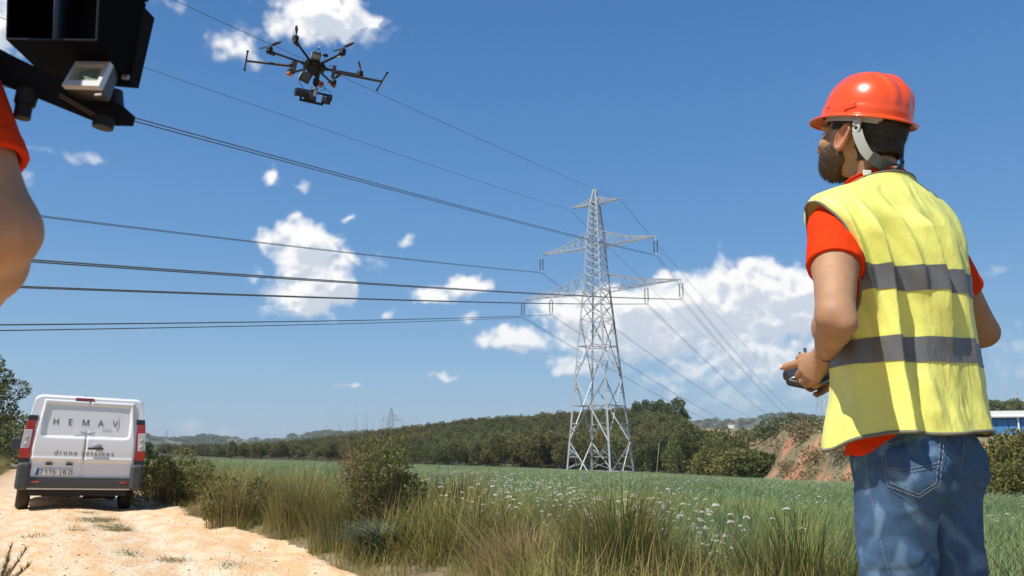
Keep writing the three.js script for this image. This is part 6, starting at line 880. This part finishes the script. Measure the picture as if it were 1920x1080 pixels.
// ---------------------------------------------------------------- operator beside the monitor (mostly outside the frame)
{
  const sh = at(-136, 92, 0.96), el = at(0, 432, 0.985), wr = at(-92, 632, 1.17), o = V3(sh.x - 0.118, 0, sh.z + 0.149); o.y = trackY(roadS(o.x, -o.z), roadO(o.x, -o.z));
  const B = new Frame(o, 0.9), p2 = thing('person', 'person in a red polo shirt, bent bare elbow next to the hooded monitor', 'person', o), add = (n, g, m, p) => part(n, g.translate(-o.x, -o.y, -o.z), m, p ?? p2), top = sh.y - o.y;
  const m1 = sh.clone().lerp(el, 0.5), f1 = el.clone().lerp(wr, 0.28), hipL = B.p(-0.09, 0.88, 0), hipR = B.p(0.09, 0.88, 0), knL = B.p(-0.1, 0.48, 0.02), knR = B.p(0.1, 0.48, 0.02), anL = B.p(-0.11, 0.09, 0), anR = B.p(0.11, 0.09, 0), shL = B.p(-0.19, top, 0), elL = B.p(-0.25, top - 0.27, 0.04), wrL = B.p(-0.1, top - 0.32, 0.25), ch = B.p(0, top - 0.14, 0), pel = B.p(0, 0.92, 0), nb = B.p(0, top + 0.06, 0.02), Hd = new Frame(B.p(0.03, top + 0.24, -0.01), 0.6), nt = Hd.p(0, -0.03, -0.03), hf = headField(Hd);
  const eb = el.clone().add(V3(0.004, -0.012, 0.012));
  const armF = (s, m, e, f, w, x, y, z) => { let k = cone(x, y, z, s, m, 0.052, 0.051); k = smin(k, cone(x, y, z, m, e, 0.051, 0.043), 0.02); k = smin(k, cone(x, y, z, e, f, 0.044, 0.047), 0.025); return smin(k, cone(x, y, z, f, w, 0.047, 0.028), 0.02); };
  const bodyF = (x, y, z) => { let k = cone(x, y, z, pel, ch, 0.11, 0.12); k = smin(k, cone(x, y, z, sh, shL, 0.05, 0.05), 0.06); k = smin(k, cone(x, y, z, nb, nt, 0.058, 0.055), 0.04); k = smin(k, armF(sh, m1, el, f1, wr, x, y, z), 0.02); k = smin(k, cone(x, y, z, eb, eb, 0.03, 0.03), 0.02); k = smin(k, armF(shL, shL.clone().lerp(elL, 0.5), elL, elL.clone().lerp(wrL, 0.3), wrL, x, y, z), 0.02); k = smin(k, smin(cone(x, y, z, hipL, knL, 0.075, 0.05), cone(x, y, z, hipR, knR, 0.075, 0.05), 0.01), 0.02); return smin(k, smin(cone(x, y, z, knL, anL, 0.05, 0.036), cone(x, y, z, knR, anR, 0.05, 0.036), 0.01), 0.01); };
  const [lo, hi] = bounds([sh, el, wr, shL, elL, wrL, anL, anR, nt], 0.1), pieces = [skin(bodyF, lo, hi, 0.009, skinTone)];
  { const [a, b] = bounds([Hd.p(0, 0, 0)], 0.15); pieces.push(skin((x, y, z) => smin(hf(x, y, z), cone(x, y, z, nb, nt, 0.058, 0.055), 0.02), a, b, 0.005, skinTone)); }
  const hand = (w, s) => { const d = B, k = (r, u, f) => w.clone().addScaledVector(d.R, r * s).addScaledVector(V3(0, 1, 0), u).addScaledVector(d.F, f), kn = [k(-0.02, 0.0, 0.085), k(0.0, -0.004, 0.09), k(0.018, -0.01, 0.086), k(0.034, -0.018, 0.076)], fg = kn.map((q, i) => chain([q, q.clone().addScaledVector(d.F, 0.03).add(V3(0, -0.014, 0)), q.clone().addScaledVector(d.F, 0.03 - 0.004 * i).add(V3(0, -0.04, 0)), q.clone().addScaledVector(d.F, 0.012).add(V3(0, -0.052, 0))], [0.0125, 0.01, 0.009, 0.0078])); fg.push(chain([k(-0.025, -0.005, 0.03), k(-0.045, 0.0, 0.06), k(-0.045, -0.004, 0.085), k(-0.04, -0.008, 0.105)], [0.014, 0.0115, 0.01, 0.008])); const F = (x, y, z) => { let m = cone(x, y, z, w, w, 0.03, 0.03); for (const q of kn) m = smin(m, cone(x, y, z, w, q, 0.023, 0.014), 0.014); let f = 1e9; for (const q of fg) f = Math.min(f, q(x, y, z)); return smin(m, f, 0.0045); }; const [a, b] = bounds([w, ...kn], 0.09); return skin(F, a, b, 0.0034, skinTone); };
  pieces.push(hand(wr, 1), hand(wrL, -1)); add('body', mergeGeometries(pieces), skinMat);
  { const [a, b] = bounds([Hd.p(0, 0, 0)], 0.16); add('hair', skin((x, y, z) => { const p = Hd.loc(x, y, z); let m = ell(p, [0, 0.038, -0.018], [0.083, 0.1, 0.106]); const line = p[2] < -0.03 ? -0.07 : 0.03; m = smax(m, line - p[1], 0.008); return smax(m, p[2] - 0.06 - p[1] * 0.2, 0.01) + 0.002 * noise(x * 200, y * 80, z * 200); }, a, b, 0.006), std(0.02, 0.014, 0.01, 0.6)); }
  // polo shirt: trunk and sleeves
  const tr = (x, y, z) => { const p = B.loc(x, y, z), q = [p[0], p[1], p[2] * 1.4]; let m = ell(q, [0, top - 0.15, 0], [0.2, 0.26, 0.2]); m = smin(m, ell(q, [0, 1.02, 0], [0.185, 0.2, 0.185]), 0.12); m = smin(m, cone(x, y, z, sh, shL, 0.055, 0.055), 0.06); m = smax(m, 0.86 - p[1], 0.01); return smax(m, p[1] - (top + 0.075), 0.01) * 0.7; };
  const slv = (s, e, x, y, z) => { const dir = e.clone().sub(s).normalize(), end = s.clone().addScaledVector(dir, 0.175), t = (x - end.x) * dir.x + (y - end.y) * dir.y + (z - end.z) * dir.z, wv = 0.004 * noise(x * 15, y * 15, z * 15), band = Math.abs(t + 0.013) < 0.013 ? 0.0016 : 0; const ou = cone(x, y, z, s, end.clone().addScaledVector(dir, 0.06), 0.066, 0.064) - wv - band, inn = cone(x, y, z, s.clone().addScaledVector(dir, 0.06), end.clone().addScaledVector(dir, 0.08), 0.055, 0.053) - wv; return smax(smax(ou, t, 0.003), -inn, 0.003); };
  { const [a, b] = bounds([sh, shL, B.p(0, 0.86, 0)], 0.2); add('polo_shirt', skin(tr, a, b, 0.012), redMat); const shirt = p2.children[p2.children.length - 1]; for (const [s, e] of [[sh, el], [shL, elL]]) { const [c, d] = bounds([s, s.clone().lerp(e, 0.75)], 0.1); add('sleeve', skin((x, y, z) => slv(s, e, x, y, z), c, d, 0.0045), redMat, shirt); } }
  { const jf = (x, y, z) => { const p = B.loc(x, y, z); let m = smax(ell(p, [0, 0.95, 0], [0.165, 0.17, 0.12]), p[1] - 1.0, 0.01); for (const [h, k, a] of [[hipL, knL, anL], [hipR, knR, anR]]) { m = smin(m, cone(x, y, z, h, k, 0.095, 0.078), 0.03); m = smin(m, cone(x, y, z, k, a, 0.078, 0.07), 0.03); } return smax(m, 0.06 - p[1], 0.01) + 0.006 * noise(x * 12, y * 16, z * 12); }, [a, b] = bounds([anL, anR, B.p(0, 1, 0)], 0.2); add('jeans', skin(jf, a, b, 0.013), denimMat); }
  for (const a of [anL, anR]) { const bf = (x, y, z) => { const p = new Frame(V3(a.x, o.y, a.z), 0.9).loc(x, y, z); let m = ell(p, [0, 0.045, 0.07], [0.05, 0.05, 0.135]); m = smin(m, ell(p, [0, 0.09, -0.01], [0.052, 0.09, 0.06]), 0.03); return smax(m, 0.004 - p[1], 0.006); }; const [l, h] = bounds([V3(a.x, o.y + 0.08, a.z)], 0.24); add('boot', skin(bf, l, h, 0.012), std(0.06, 0.045, 0.035, 0.7)); }
  hardHat(p2, add, Hd, 0.6, 0.0);  // unseen hat, added so that its brim shades the bare arm
  const mid = wr.clone().lerp(wrL, 0.5).addScaledVector(B.F, 0.11), tx = thing('radio_transmitter', 'black radio transmitter held by the person in the red polo shirt', 'transmitter', mid.clone()); tx.rotation.y = 0.9; const k = std(0.02, 0.02, 0.022, 0.5); part('case', rbox(Math.abs(wr.x - wrL.x) + 0.02, 0.05, 0.12, 0.015, 0, -0.03, 0), k, tx); part('antenna', rod(V3(0, -0.01, -0.05), V3(0, 0.08, -0.1), 0.004), k, tx); for (const s of [-1, 1]) part('stick', rod(V3(s * 0.05, -0.01, 0), V3(s * 0.05, 0.02, -0.003), 0.004), k, tx);
}
// ---------------------------------------------------------------- haze
scene.fog = new THREE.FogExp2(new THREE.Color(0.72, 0.83, 0.95), 0.00013);
scene.traverse((o) => { if (o.isMesh) { o.castShadow = true; o.receiveShadow = true; } });
renderer.render(scene, camera);
